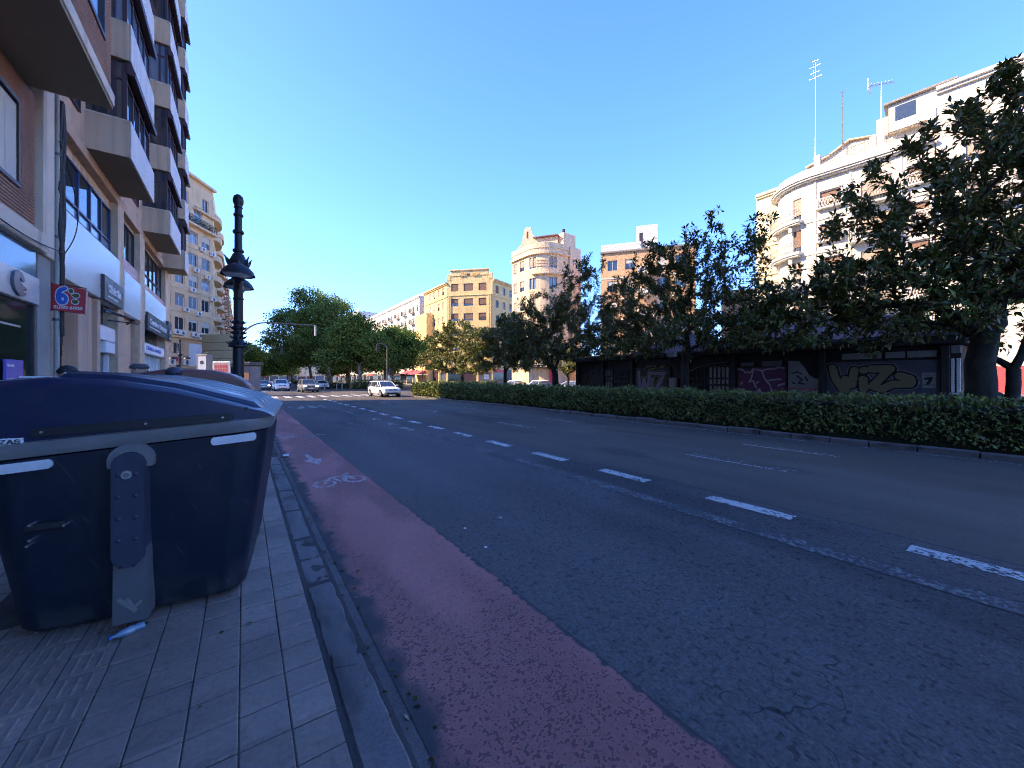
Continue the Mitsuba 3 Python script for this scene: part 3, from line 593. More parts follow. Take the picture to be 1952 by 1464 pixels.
def container(key, fr, L, body_m, lid_m, lidcap, detail=True):
    # body: rounded sections from the ground to the rim, swelling at the street side
    rings = []
    for t, w, l, r in ((0.0, 1.10, L - .30, .12), (0.035, 1.16, L - .22, .14), (0.25, 1.22, L - .14, .16), (0.55, 1.32, L - .08, .17), (0.8, 1.40, L - .04, .18), (1.0, RW - .05, L - .02, .19)):
        pl = rrect(w, l, r, 6)
        a, d = pl[:, 0], pl[:, 1] + L / 2
        rings.append(fr(a, d, 0.03 + t * (rim_z(a) - 0.05)))
    put(key, 'body', MB().loft(rings), body_m, smooth=40)
    for sx in (-.4, .4):
        for dy in (.3, L - .3): put(key, 'foot', MB().box(sx - .08, sx + .08, dy - .08, dy + .08, 0.0, .05, fr), 'plastic_black')
    # rim band
    rb = []
    for dz, o in ((-0.015, -.05), (-0.01, 0.0), (0.03, 0.015), (0.075, 0.01), (0.095, -.02), (0.10, -.08)):
        pl = rrect(RW + 2 * o, L + 2 * o, .19, 6); rb.append(fr(pl[:, 0], pl[:, 1] + L / 2, rim_z(pl[:, 0]) + dz))
    put(key, 'rim', MB().loft(rb), 'rim_grey', smooth=40)
    # lid: cross-section across the street direction, swept along the street
    prof = [(-.76, rim_z(-.76) + .08)] + lidcap + [(.775, rim_z(.775) + .08)]
    prof = np.array(prof); rings = []
    for d, s, dz in ((0.00, .985, -.0), (0.03, .995, 0), (0.12, 1.0, 0.012), (L - .12, 1.0, 0.012), (L - .03, .995, 0), (L, .985, 0)):
        top = prof.copy(); base = np.array([rim_z(x) + .08 for x in top[:, 0]])
        k = 0.90 if d in (0.0, L) else 1.0
        top[:, 1] = base + (top[:, 1] - base) * k + dz * (top[:, 1] > base + .05)
        rings.append(fr(top[:, 0] * s, d, top[:, 1]))
    lid = put(key, 'lid', MB().loft(rings), lid_m, smooth=38)
    return lid
CFR = CF(-0.585, 3.43, 6.0)
R1 = thing('recycling_container', 'navy blue recycling container with grey rim and metal bracket, nearest on the pavement', 'recycling container')
cap = [(-.765, 1.38), (-.74, 1.52), (-.66, 1.578), (-.40, 1.602), (-.10, 1.588), (.20, 1.53), (.45, 1.450), (.62, 1.395), (.71, 1.368), (.755, 1.345)]
lid = container(R1, CFR, 1.85, 'navy_plastic', 'lid_plastic', cap)
capx, capz = np.array(cap)[:, 0], np.array(cap)[:, 1]
def ribbed(a0, a1, d0, d1, h, b):
    n = 16; av = np.linspace(a0, a1, n); R = []
    for d, hh in ((d0, -.03), (d0 + b * .3, h * .6), (d0 + b, h), (d1 - b, h), (d1 - b * .3, h * .6), (d1, -.03)):
        f = np.clip(np.minimum((av - a0) / .06, (a1 - av) / .05), 0, 1) ** .5
        R.append(CFR(av, d, np.interp(av, capx, capz) + .012 + np.where(hh < 0, hh, hh * f - .03 * (1 - f))))
    v = np.array(R).reshape(-1, 3); i, j = np.meshgrid(np.arange(5), np.arange(n - 1), indexing='ij')
    return MB().add(v, np.stack([i * n + j, i * n + j + 1, (i + 1) * n + j + 1, (i + 1) * n + j], -1).reshape(-1, 4))
put(lid, 'raised_flap', ribbed(-.42, .715, .10, .46, .040, .07), 'lid_plastic', smooth=50)
for q in range(4): put(lid, 'rib', ribbed(-.25 - .05 * q, .71, .52 + .30 * q, .74 + .30 * q, .034, .05), 'lid_plastic', smooth=50)
for a, d in ((-.60, .25), (-.28, .62)): put(lid, 'pale_panel', MB().box(a, a + .26, d, d + .14, np.interp(a + .13, capx, capz) + .010, np.interp(a + .13, capx, capz) + .022, CFR), 'reflector')
# long dark hinge bar on the lid's end
def bar(a0, z0, a1, z1, w, d0, d1):
    g = sg.LineString([(a0, z0), (a1, z1)]).buffer(w); return MB().prism(g, d0, d1, CFR)
hb = put(R1, 'hinge_bar', bar(-.415, 1.285, .50, 1.333, .024, -.035, .03), 'plastic_black')
for a in (-.39, .07, .47): put(hb, 'screw', MB().lathe([(0, .006), (.008, .004), (.01, 0)], (0, 0, 0), 8) and MB().tube([CFR(a, -.042, 1.285 + (a + .415) * .052), CFR(a, -.034, 1.285 + (a + .415) * .052)], .007, 8), 'steel')
put(R1, 'lid_screw', MB().tube([CFR(.60, -.004, 1.385), CFR(.60, .05, 1.385)], .012, 8), 'plastic_black')
# lifting bracket, plate, reflectors, sticker
g = sg.LineString([(0, .50), (0, 1.06)]).buffer(.076)
br = MB().prism(g.buffer(-.006), -.105, -.10, CFR).prism(g, -.10, .10, CFR)
b = put(R1, 'lifting_bracket', br, 'bracket_blue')
put(R1, 'bracket_arch', MB().prism(sg.LineString([(0, 1.07), (0, 1.08)]).buffer(.108).difference(sg.box(-1, 0, 1, 1.04)).difference(g.buffer(.002)), -.055, .05, CFR), 'rim_grey')
for q in range(4):
    for s in (-.04, .04):
        z = .60 + .135 * q
        put(b, 'bolt', MB().add(*(lambda m: (CFR(m.vertices[:, 0] * .014 + s, -.104 - m.vertices[:, 2] * .010, m.vertices[:, 1] * .014 + z), m.faces))(trimesh.creation.icosphere(2, 1.0))), 'bracket_blue', smooth=True)
put(b, 'lock_ring', MB().tube([CFR(0.0, -.118, 1.005), CFR(0.0, -.10, 1.005)], .026, 14), 'steel'); put(b, 'lock_core', MB().tube([CFR(0, -.122, 1.005), CFR(0, -.117, 1.005)], .015, 12), 'rim_grey')
for s in (-.03, .03): put(b, 'drain_hole', MB().tube([CFR(s, -.1065, .435), CFR(s, -.10, .435)], .010, 8), 'plastic_black')
pp = put(R1, 'base_plate', MB().prism([(-.082, .06), (.082, .06), (.078, .52), (-.078, .52)], -.055, .10, CFR), 'plate_grey')
put(pp, 'embossed_mark', MB().prism(sg.LineString([(-.055, .22), (.0, .16), (.03, .125)]).buffer(.012, cap_style=2), -.060, -.054, CFR).prism(sg.LineString([(-.01, .21), (.02, .15), (.05, .18)]).buffer(.008), -.060, -.054, CFR), 'rim_grey')
def strip(a0, a1, z, h, r):
    ys = np.linspace(a0, a1, 10); lo = [(x, rim_z(x) - z - h) for x in ys]; hi = [(x, rim_z(x) - z) for x in ys[::-1]]
    return MB().prism(sg.Polygon(lo + hi).buffer(-r).buffer(r), -.008, .03, CFR)
put(R1, 'reflector_strip', strip(.40, .66, .025, .055, .02), 'reflector'); put(R1, 'reflector_strip', strip(-.70, -.36, .035, .055, .024), 'reflector')
st = put(R1, 'sticker', MB().box(-.72, -.475, -.006, .03, 1.215, 1.255, CFR), 'sign_pale'); put(st, 'lettering', text('NZAS', .024, CFR, -.60, -.0115, 1.223, .005, True, 1.3), 'sign_dark')
put(R1, 'sticker', MB().box(-.60, -.52, -.0055, .03, 1.175, 1.212, CFR), 'sign_pale')
pd = put(R1, 'pedal_fitting', MB().cbox(-.47, -.30, -.03, .10, .70, .745, .012, CFR), 'plastic_black')
for a, z in ((-.44, .745), (-.44, .655), (-.45, .625), (-.30, .72)): put(pd, 'bolt', MB().tube([CFR(a, -.034, z), CFR(a, .1, z)], .007, 8), 'steel')
# brown container behind
BFR = CF(-0.62, 6.9, 2.0)
R2 = thing('recycling_container', 'brown organic waste container with rounded lid behind the blue one', 'recycling container')
cap2 = [(-.765, 1.40), (-.70, 1.56), (-.55, 1.66), (-.30, 1.715), (.0, 1.725), (.25, 1.715), (.46, 1.66), (.62, 1.57), (.72, 1.45), (.765, 1.34)]
container(R2, BFR, 1.6, 'brown_plastic', 'brown_plastic', cap2, False)
k = put(R2, 'lid_handle', MB().add(*(lambda m: (BFR(np.clip(m.vertices[:, 0], -1, 1) * .10 - .16, m.vertices[:, 1] * .12 + .05, 1.69 + m.vertices[:, 2] * .075), m.faces))(trimesh.creation.icosphere(3, 1.0))), 'bracket_blue', smooth=True)
put(k, 'lock_hole', MB().tube([BFR(-.15, -.068, 1.675), BFR(-.15, -.05, 1.675)], .02, 10), 'plastic_black')
# plastic bottle
bt = thing('plastic_bottle', 'crushed blue plastic bottle lying under the container', 'bottle')
BO = np.array([-.66, 3.31, .025]); BD = np.array([.72, .33, 0]); BD = BD / np.linalg.norm(BD)
mat('bottle_plastic', (0.12, 0.20, 0.28), 0.12, spec=0.7)
BS = .72
put(bt, 'body', MB().tube([BO + BD * t * BS for t in (-.0, .02, .05, .09, .13, .17, .205, .21)], [.012 * BS, .013 * BS, .03 * BS, .033 * BS, .027 * BS, .033 * BS, .031 * BS, .01], 14), 'bottle_plastic', smooth=50)
put(bt, 'cap', MB().tube([BO - BD * .018 * BS, BO - BD * .001], .0155 * BS, 12), 'sign_blue'); put(bt, 'label', MB().tube([BO + BD * .085 * BS, BO + BD * .135 * BS], .0338 * BS, 14, False), 'glass_pale')
cn = thing('crushed_can', 'small crushed silver can in the gutter beside the container', 'can')
put(cn, 'body', MB().tube([np.array([.66, 9.5, -.045]) + np.array([.13, .05, 0]) * t for t in (0, .08, .5, .92, 1)], [.02, .034, .028, .034, .02], 12), 'steel', smooth=40)

# ------------------------------------------------------------------ people on the pavement behind the containers
def chain(joints, bones, edge=.022, it=6):
    parts = []
    for a, b in bones:
        (pa, ra), (pb, rb) = joints[a], joints[b]
        sph = lambda p, r: m3.Manifold.sphere(r, 20).translate(list(map(float, p)))
        parts.append(m3.Manifold.batch_hull([sph(pa, ra), sph(pb, rb)]))
    m = m3.Manifold.batch_boolean(parts, m3.OpType.Add).refine_to_length(edge).to_mesh()
    tm = trimesh.Trimesh(m.vert_properties[:, :3], m.tri_verts); trimesh.smoothing.filter_taubin(tm, iterations=it); return tm
def person(x, y, deg, hgt, label, top_m, leg_m, hat):
    k = thing('person', label, 'person'); s = hgt / 1.75
    c, q = math.cos(math.radians(deg)), math.sin(math.radians(deg))
    def tr(m):       # local: facing +y
        v = np.asarray(m.vertices) * s; return np.stack([x + c * v[:, 0] - q * v[:, 1], y + q * v[:, 0] + c * v[:, 1], v[:, 2]], 1), np.asarray(m.faces)
    J = dict(pel=((0, 0, .95), .13), hipl=((-.09, 0, .92), .095), hipr=((.09, 0, .92), .095), knl=((-.10, .06, .50), .062), knr=((.10, -.02, .50), .062), anl=((-.10, .10, .09), .042), anr=((.10, -.18, .12), .042), tol=((-.11, .24, .045), .036), tor=((.11, -.05, .05), .036),
             ch=((0, 0, 1.27), .145), shl=((-.175, 0, 1.40), .065), shr=((.175, 0, 1.40), .065), nk=((0, .0, 1.47), .058), ell=((-.22, -.05, 1.12), .046), elr=((.22, .03, 1.12), .046), wrl=((-.21, .06, .90), .032), wrr=((.22, .14, .92), .032), hd=((0, .01, 1.63), .092), jaw=((0, .045, 1.565), .062))
    put(k, 'body', tr(chain(J, [('ch', 'nk'), ('nk', 'hd'), ('hd', 'jaw'), ('ch', 'shl'), ('ch', 'shr'), ('shl', 'ell'), ('shr', 'elr'), ('ell', 'wrl'), ('elr', 'wrr'), ('pel', 'ch'), ('pel', 'hipl'), ('pel', 'hipr'), ('hipl', 'knl'), ('hipr', 'knr'), ('knl', 'anl'), ('knr', 'anr'), ('anl', 'tol'), ('anr', 'tor')])), 'skin', smooth=True)
    H = dict(J); 
    for n2 in ('wrl', 'wrr'):
        p, _ = J[n2]; sg_ = -1 if n2 == 'wrl' else 1; pb = np.array(p)
        H = dict(w=(pb, .03), palm=(pb + [0, .02, -.07], .032))
        fb = []
        for q2 in range(4):
            H['a%d' % q2] = (pb + [0, .035 - .022 * q2 + .02, -.085], .009); H['b%d' % q2] = (pb + [-sg_ * .01, .045 - .022 * q2 + .02, -.125 + .004 * abs(q2 - 1)], .008); H['c%d' % q2] = (pb + [-sg_ * .025, .05 - .022 * q2 + .02, -.15 + .006 * abs(q2 - 1)], .007)
            fb += [('a%d' % q2, 'b%d' % q2), ('b%d' % q2, 'c%d' % q2), ('palm', 'a%d' % q2)]
        H['t0'] = (pb + [0, .04, -.05], .011); H['t1'] = (pb + [-sg_ * .02, .075, -.085], .009)
        put(k, 'hand', tr(chain(H, [('w', 'palm'), ('palm', 't0'), ('t0', 't1')] + fb, .008, 3)), 'skin', smooth=True)
    g = .016; G2 = lambda n2: (J[n2][0], J[n2][1] + g)
    JJ = {n2: G2(n2) for n2 in J}
    put(k, 'jacket', tr(chain(JJ, [('ch', 'shl'), ('ch', 'shr'), ('shl', 'ell'), ('shr', 'elr'), ('ell', 'wrl'), ('elr', 'wrr'), ('pel', 'ch')])), top_m, smooth=True)
    put(k, 'trousers', tr(chain(JJ, [('pel', 'hipl'), ('pel', 'hipr'), ('hipl', 'knl'), ('hipr', 'knr'), ('knl', 'anl'), ('knr', 'anr')])), leg_m, smooth=True)
    for a_, b_ in (('anl', 'tol'), ('anr', 'tor')): put(k, 'shoe', tr(chain({'a': (np.array(J[a_][0]) - [0, .02, .03], .05), 'b': (J[b_][0], .043)}, [('a', 'b')])), 'plastic_black', smooth=True)
    put(k, 'nose', tr(chain({'a': ((0, .100, 1.635), .010), 'b': ((0, .122, 1.605), .014)}, [('a', 'b')], .01, 2)), 'skin', smooth=True)
    for sx in (-1, 1):
        put(k, 'ear', tr(chain({'a': ((sx * .094, .0, 1.64), .016), 'b': ((sx * .092, .005, 1.605), .011)}, [('a', 'b')], .01, 2)), 'skin', smooth=True)
        put(k, 'eye', tr(trimesh.creation.icosphere(2, .011).apply_translation([sx * .033, .092, 1.645])), 'sign_pale', smooth=True)
    put(k, 'mouth', tr(trimesh.creation.box((.045, .01, .008)).apply_translation([0, .106, 1.565])), 'sign_red')
    hm = trimesh.creation.icosphere(3, 1.0); v = hm.vertices
    if hat == 'hair':
        hm.vertices = np.stack([v[:, 0] * .105, v[:, 1] * .112 - .012, 1.655 + np.where(v[:, 2] > -.2, v[:, 2], -.2 + (v[:, 2] + .2) * np.where(v[:, 1] < 0, .9, .15)) * .098], 1)
        hm.vertices += (meshkit.fbm(hm.vertices * 40, 2)[:, None] - .5) * .018; put(k, 'hair', tr(hm), 'hair_dark', smooth=True)
    else:
        hm.vertices = np.stack([v[:, 0] * .115 * (1 + .1 * (v[:, 2] > .1)), v[:, 1] * .128 + .008, 1.675 + np.where(v[:, 2] > -.15, np.minimum(v[:, 2], .75 + .1 * v[:, 2]), -.15) * .085], 1)
        put(k, 'cap', tr(hm), 'cloth_grey', smooth=True)
        hr = trimesh.creation.icosphere(3, 1.0); w = hr.vertices; hr.vertices = np.stack([w[:, 0] * .098, w[:, 1] * .10 - .018, 1.61 + np.clip(w[:, 2], -.8, .8) * .07], 1); put(k, 'hair', tr(hr), 'cloth_grey', smooth=True)
    return k
person(-2.08, 8.2, 200, 1.79, 'dark haired person behind the blue container, only the head showing', 'cloth_dark', 'cloth_blue', 'hair')
person(-1.52, 9.4, 150, 1.87, 'person in a grey flat cap behind the containers', 'cloth_grey', 'cloth_dark', 'cap')
# ------------------------------------------------------------------ vegetation
def unit(v): return v / (np.linalg.norm(v, axis=-1, keepdims=True) + 1e-12)
def leaves(P, D, N, L, W, col, fold=0.25, droop=0.15):
    """folded leaves: base P, direction D, normal N (n x 3), length L, half-width W, colour (n x 3) -> vertices, triangles, colours"""
    n = len(P); D = unit(D); S = unit(np.cross(D, N)); U = np.cross(S, D)
    L, W = L[:, None], W[:, None]
    mid = P + D * L * 0.45
    v = np.stack([P, mid + S * W + U * W * fold, P + D * L - U * L * droop, mid - S * W + U * W * fold, mid - U * L * 0.02], 1).reshape(-1, 3)
    b = np.arange(n)[:, None] * 5
    f = np.vstack([b + [0, 1, 4], b + [1, 2, 4], b + [2, 3, 4], b + [3, 0, 4]])
    return v, f, np.repeat(col, 5, 0)
def flat_leaves(P, D, N, L, W, col):
    n = len(P); D = unit(D); S = unit(np.cross(D, N)); L, W = L[:, None], W[:, None]
    mid = P + D * L * .5
    v = np.stack([P, mid + S * W, P + D * L, mid - S * W], 1).reshape(-1, 3); b = np.arange(n)[:, None] * 4
    return v, np.vstack([b + [0, 1, 2], b + [0, 2, 3]]), np.repeat(col, 4, 0)
def tint(rng, n, cols, jit=0.18):
    c = np.array(cols)[rng.integers(0, len(cols), n)]
    return np.clip(c * (1 + rng.normal(0, jit, (n, 1))) * (1 + rng.normal(0, 0.06, (n, 3))), 0.004, 0.9)
def skeleton(base, fork, lobes, n_tips, rng, r_trunk, dens=1.0):
    """trunk to the fork, then branches grown to points spread through the lobes"""
    base, fork = np.array(base, float), np.array(fork, float)
    tips = []; vol = np.array([np.prod(r) ** 0.8 for _, r in lobes]); cnt = np.maximum(3, (n_tips * dens * vol / vol.sum()).astype(int))
    for (c, r), k in zip(lobes, cnt):
        u = unit(rng.normal(size=(k, 3))) * rng.uniform(0.35, 1.0, (k, 1)) ** 0.6
        tips.append(np.array(c) + u * np.array(r))
    tips = np.vstack(tips)
    ts = np.linspace(0, 1, 5); nodes = [base + (fork - base) * t + np.array([0.05 * math.sin(t * 5), 0.05 * math.cos(t * 4), 0]) * np.linalg.norm(fork - base) * 0.4 for t in ts]
    par = [-1, 0, 1, 2, 3]; dirs = [np.array([0, 0, 1.0])] * 5; dist = [9.0, 6.0, 3.0, 0.6, 0.0]
    tips = tips[tips[:, 2] > 1.7]; order = np.argsort(np.linalg.norm(tips - fork, axis=1)); ends = []
    for q in order:
        a = tips[q]; N = np.array(nodes); v = a - N; d = np.linalg.norm(v, axis=1)
        cosang = (v * np.array(dirs)).sum(1) / (d + 1e-9)
        i = int(np.argmin(d * (1.35 - 0.35 * cosang) + 0.22 * np.array(dist)))
        m = max(1, int(np.ceil(d[i] / 0.55))); p0, p = N[i], N[i]
        up = dirs[i] * d[i] * 0.35
        last = i
        for s in range(1, m + 1):
            t = s / m; pt = p0 + v[i] * t + up * (t * (1 - t)) + rng.normal(0, 0.035, 3) * min(1, d[i]) * (t < 1)
            nodes.append(pt); par.append(last); dirs.append(unit(pt - nodes[last])); dist.append(dist[i] + d[i] * t); last = len(nodes) - 1
        ends.append(last)
    n = len(nodes); load = np.zeros(n); load[ends] = 1.0
    for i in range(n - 1, 0, -1): load[par[i]] += load[i]
    r = np.maximum(0.007, r_trunk * 0.85 * (load / load[4]) ** 0.58)
    r[:5] = r_trunk * np.array([1.25, 1.02, 0.96, 0.93, 0.9])
    kids = {}
    for i in range(1, n): kids.setdefault(par[i], []).append(i)
    return np.array(nodes), par, np.array(dirs), r, ends, kids
def branch_mesh(nodes, par, r, kids, sides, r_min=0.0):
    trunk, limbs = MB(), MB(); N = len(nodes)
    trunk.tube(nodes[:5], r[:5], max(sides + 4, 8), False)
    started = set()
    for i in range(4, N):
        for k in kids.get(i, []):
            big = max(kids[i], key=lambda q: r[q])
            if k == big and i != 4: continue
            path = [i, k]
            while kids.get(path[-1]): path.append(max(kids[path[-1]], key=lambda q: r[q]))
            if r[k] < r_min: continue
            rr = r[path].copy(); rr[0] = min(rr[0], rr[1] * 1.15)
            limbs.tube(nodes[path], rr, sides if r[k] < .05 else sides + 2, False)
    return trunk, limbs
def magnolia(label, base, fork, lobes, n_tips, seed, r_trunk, per=13, L0=0.19, group=None, bright=1.0, cat='tree'):
    rng = np.random.default_rng(seed)
    k = thing('magnolia_tree', label, cat, group)
    nodes, par, dirs, r, ends, kids = skeleton(base, fork, [(c, np.array(q) * 1.22) for c, q in lobes], n_tips, rng, r_trunk, 1.9)
    tr, li = branch_mesh(nodes, par, r, kids, 5)
    put(k, 'trunk', tr, 'bark', smooth=True); put(k, 'branches', li, 'bark', smooth=True)
    e = np.array(ends); E = nodes[e]; D = dirs[e]
    extra = []; 
    for i in e[:]:
        p = par[i]
        if p > 4: extra.append(p)
    E = np.vstack([E, nodes[extra], nodes[rng.choice(extra, len(extra) // 2)] + rng.normal(0, .12, (len(extra) // 2, 3))]); D = np.vstack([D, dirs[extra], unit(rng.normal(size=(len(extra) // 2, 3)))])
    n = len(E) * per; P = np.repeat(E, per, 0); B = np.repeat(D, per, 0)
    out = unit(rng.normal(size=(n, 3)) + B * 0.75 + [0, 0, 0.12])
    P = P + out * rng.uniform(0.01, 0.10, (n, 1)) - B * rng.uniform(0, 0.28, (n, 1))
    nrm = unit(np.array([0, 0, 1.0]) + B * .3 + rng.normal(0, .45, (n, 3)))
    L = rng.uniform(0.75, 1.15, n) * L0; W = L * rng.uniform(0.17, 0.24, n)
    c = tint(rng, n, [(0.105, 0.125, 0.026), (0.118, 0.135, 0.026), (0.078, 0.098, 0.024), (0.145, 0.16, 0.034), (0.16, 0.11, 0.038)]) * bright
    v, f, col = leaves(P, out, nrm, L, W, c)
    put(k, 'crown', (v, f), 'leaf_gloss', smooth=False, color=col)
    return k
magnolia('great magnolia with thick dark trunk at the right edge of the picture', (14.9, 1.15, 0), (14.75, 1.2, 2.0), [
    ((14.0, 4.3, 4.15), (1.1, 1.5, .75)), ((13.6, 2.7, 3.9), (.9, 1.3, .75)), ((14.2, 1.7, 5.4), (1.2, 1.4, .9)), ((14.5, 2.6, 6.7), (1.0, 1.0, .85)), ((15, 1.2, 7.6), (1.3, 1.2, .9)),
    ((14.5, .5, 6.3), (1.3, 1.2, 1.0)), ((14.2, 3.6, 6.2), (.8, .75, .45)), ((13.6, 3.2, 2.75), (.8, 1.4, .32)), ((14.2, .6, 4.2), (1.2, 1.2, .9)), ((13.9, 5.3, 3.75), (.8, .9, .55)), ((13.3, 1.6, 3.2), (.7, .9, .4)), ((15.2, 0.3, 8.3), (1.2, 1.2, .9)),
    ((15.6, -1.4, 5.0), (1.6, 1.4, 1.8)), ((16.2, .8, 5.6), (1.2, 1.2, 1.6)), ((15.5, -2.0, 7.2), (1.4, 1.3, 1.2)), ((13.9, 3.4, 4.9), (.8, 1.0, .35)), ((13.6, 4.9, 3.1), (.8, 1.3, .45)), ((13.8, 6.2, 3.5), (.7, 1.0, .4)), ((13.4, 3.9, 3.4), (.7, 1.2, .4)), ((14.2, 5.2, 4.6), (.9, 1.2, .5)), ((14.0, 3.0, 4.4), (.9, 1.4, .6)), ((13.6, 5.6, 2.8), (.7, 1.1, .3)), ((14.4, 1.9, 3.2), (.8, 1.2, .5))], 540, 3, 0.29, per=13, L0=0.20)
magnolia('open topped magnolia standing in front of the dark kiosk, sky between its twigs', (15.0, 9.05, 0), (15.0, 9.0, 2.3), [
    ((15, 8.2, 7.5), (.75, .75, .5)), ((15, 10.3, 6.9), (1.0, 1.1, .7)), ((15, 6.9, 6.0), (.8, 1.1, .9)), ((15.2, 9.0, 5.3), (1.2, 1.3, .8)), ((14.8, 11.2, 5.3), (1.1, 1.2, .9)), ((15, 7.0, 4.2), (1.1, 1.3, .7)),
    ((14.3, 8.7, 3.4), (1.0, 1.4, .5)), ((15, 12.3, 4.2), (1.0, 1.1, .7)), ((14.5, 10.3, 3.1), (.9, 1.2, .35)), ((14.5, 7.1, 3.1), (.8, 1.1, .35)), ((15.2, 6.2, 6.9), (.6, .7, .5)), ((16.3, 9.0, 4.8), (.9, 1.6, 1.0)), ((15, 12.9, 3.4), (1.1, 1.5, .6)), ((15, 5.8, 3.5), (1.0, 1.4, .6)), ((15.4, 10.8, 4.2), (1.0, 1.5, .6)), ((14.3, 6.3, 3.0), (.9, 1.3, .4)), ((14.5, 11.8, 3.0), (.9, 1.3, .4)), ((15, 9.3, 6.7), (.9, 1.2, .6)), ((15, 8.4, 6.2), (.9, 1.2, .6)), ((15.2, 11.8, 6.2), (.9, 1.1, .6))], 430, 5, 0.17, per=13, L0=0.18)
magnolia('magnolia left of the kiosk with a tall thin leafy top', (16.0, 18.3, 0), (16.0, 18.2, 1.9), [
    ((16, 14.9, 8.0), (.6, .6, .8)), ((16, 19.2, 6.3), (1.3, 1.6, .9)), ((15.6, 20.8, 4.1), (1.3, 1.6, .8)), ((16, 16.3, 6.5), (1.2, 1.3, .9)), ((16, 15.1, 4.7), (1.3, 1.5, .9)), ((16, 22.8, 5.0), (1.3, 1.5, .6)),
    ((15.5, 17.6, 3.3), (1.2, 1.6, .5)), ((16, 16.2, 7.9), (.8, .8, .6)), ((15.6, 14.2, 3.2), (1.0, 1.2, .5)), ((17.0, 18.0, 4.8), (1.2, 1.8, 1.0)), ((16, 21.8, 3.1), (1.2, 1.8, .6)), ((15.4, 19.2, 2.7), (1.1, 1.6, .4)), ((16, 13.4, 4.0), (1.1, 1.6, .6)), ((16, 23.4, 3.7), (1.2, 1.7, .6)), ((15.5, 15.6, 3.4), (1.1, 1.6, .5)), ((15.8, 13.2, 5.5), (1.0, 1.3, .8)), ((16, 17.8, 5.6), (1.2, 1.6, .7)), ((16, 21.0, 5.4), (1.2, 1.6, .7))], 460, 7, 0.21, per=14, L0=0.20)
magnolia('bushy magnolia with ochre leaves, second from the crossing', (17.0, 25.3, 0), (17.0, 25.3, 1.6), [
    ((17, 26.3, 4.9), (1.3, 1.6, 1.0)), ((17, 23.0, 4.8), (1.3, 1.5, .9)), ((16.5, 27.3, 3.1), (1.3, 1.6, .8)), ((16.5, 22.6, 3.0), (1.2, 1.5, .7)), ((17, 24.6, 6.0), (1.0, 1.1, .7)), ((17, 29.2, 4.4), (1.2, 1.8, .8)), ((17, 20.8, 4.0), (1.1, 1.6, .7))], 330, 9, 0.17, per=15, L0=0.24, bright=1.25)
magnolia('broad magnolia nearest the crossing with sunlit lower leaves', (18.0, 34.5, 0), (18.0, 34.5, 1.6), [
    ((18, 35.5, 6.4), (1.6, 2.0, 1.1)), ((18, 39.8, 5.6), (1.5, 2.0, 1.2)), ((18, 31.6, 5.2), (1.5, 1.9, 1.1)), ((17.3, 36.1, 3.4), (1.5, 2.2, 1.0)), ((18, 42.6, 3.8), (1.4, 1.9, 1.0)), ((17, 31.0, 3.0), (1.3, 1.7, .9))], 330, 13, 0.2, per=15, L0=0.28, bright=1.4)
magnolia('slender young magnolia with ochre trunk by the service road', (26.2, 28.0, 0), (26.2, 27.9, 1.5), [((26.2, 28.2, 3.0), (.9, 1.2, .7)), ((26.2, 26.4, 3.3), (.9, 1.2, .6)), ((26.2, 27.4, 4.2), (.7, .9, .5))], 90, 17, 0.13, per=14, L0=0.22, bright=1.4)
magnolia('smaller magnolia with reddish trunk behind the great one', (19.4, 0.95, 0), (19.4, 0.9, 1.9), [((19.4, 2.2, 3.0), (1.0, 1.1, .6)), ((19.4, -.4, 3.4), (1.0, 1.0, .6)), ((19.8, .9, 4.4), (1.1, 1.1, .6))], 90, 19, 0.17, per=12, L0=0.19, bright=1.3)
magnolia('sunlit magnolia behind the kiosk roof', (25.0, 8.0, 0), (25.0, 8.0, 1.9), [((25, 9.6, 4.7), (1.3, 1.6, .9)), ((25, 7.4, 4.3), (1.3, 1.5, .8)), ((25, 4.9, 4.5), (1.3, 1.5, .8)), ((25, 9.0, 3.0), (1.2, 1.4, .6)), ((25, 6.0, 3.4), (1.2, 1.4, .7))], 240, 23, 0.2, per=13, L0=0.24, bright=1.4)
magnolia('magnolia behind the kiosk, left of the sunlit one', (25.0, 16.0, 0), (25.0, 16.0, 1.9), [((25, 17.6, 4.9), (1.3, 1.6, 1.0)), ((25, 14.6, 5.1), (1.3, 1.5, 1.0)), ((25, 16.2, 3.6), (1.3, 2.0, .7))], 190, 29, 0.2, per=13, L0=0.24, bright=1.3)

def plane_tree(label, base, fork, lobes, n_tips, seed, r_trunk, cols, per=46, L0=0.34, spread=.62, group=None):
    rng = np.random.default_rng(seed)
    k = thing('plane_tree', label, 'tree', group)
    nodes, par, dirs, r, ends, kids = skeleton(base, fork, [(c, np.array(q) * 1.22) for c, q in lobes], n_tips, rng, r_trunk, 1.8)
    tr, li = branch_mesh(nodes, par, r, kids, 4, 0.02)
    put(k, 'trunk', tr, 'bark_pale', smooth=True); put(k, 'branches', li, 'bark_pale', smooth=True)
    e = np.array(ends); n = len(e) * per
    P = np.repeat(nodes[e], per, 0) + rng.normal(0, spread, (n, 3)) * [1, 1, .62]
    D = unit(rng.normal(size=(n, 3)) + [0, 0, -.35]); N = unit(rng.normal(size=(n, 3)) * .8 + [0, 0, .8])
    L = rng.uniform(.7, 1.2, n) * L0; W = L * rng.uniform(.36, .5, n)
    clump = np.repeat(rng.normal(1, .16, (len(e), 1)), per, 0)
    v, f, col = flat_leaves(P, D, N, L, W, np.clip(tint(rng, n, cols) * clump, .004, .5))
    put(k, 'crown', (v, f), 'leaf_matt', color=col)
GREEN = [(0.185, 0.25, 0.065), (0.155, 0.22, 0.062), (0.22, 0.28, 0.07)]
LIGHT = [(0.17, 0.24, 0.05), (0.14, 0.21, 0.05), (0.20, 0.26, 0.06)]
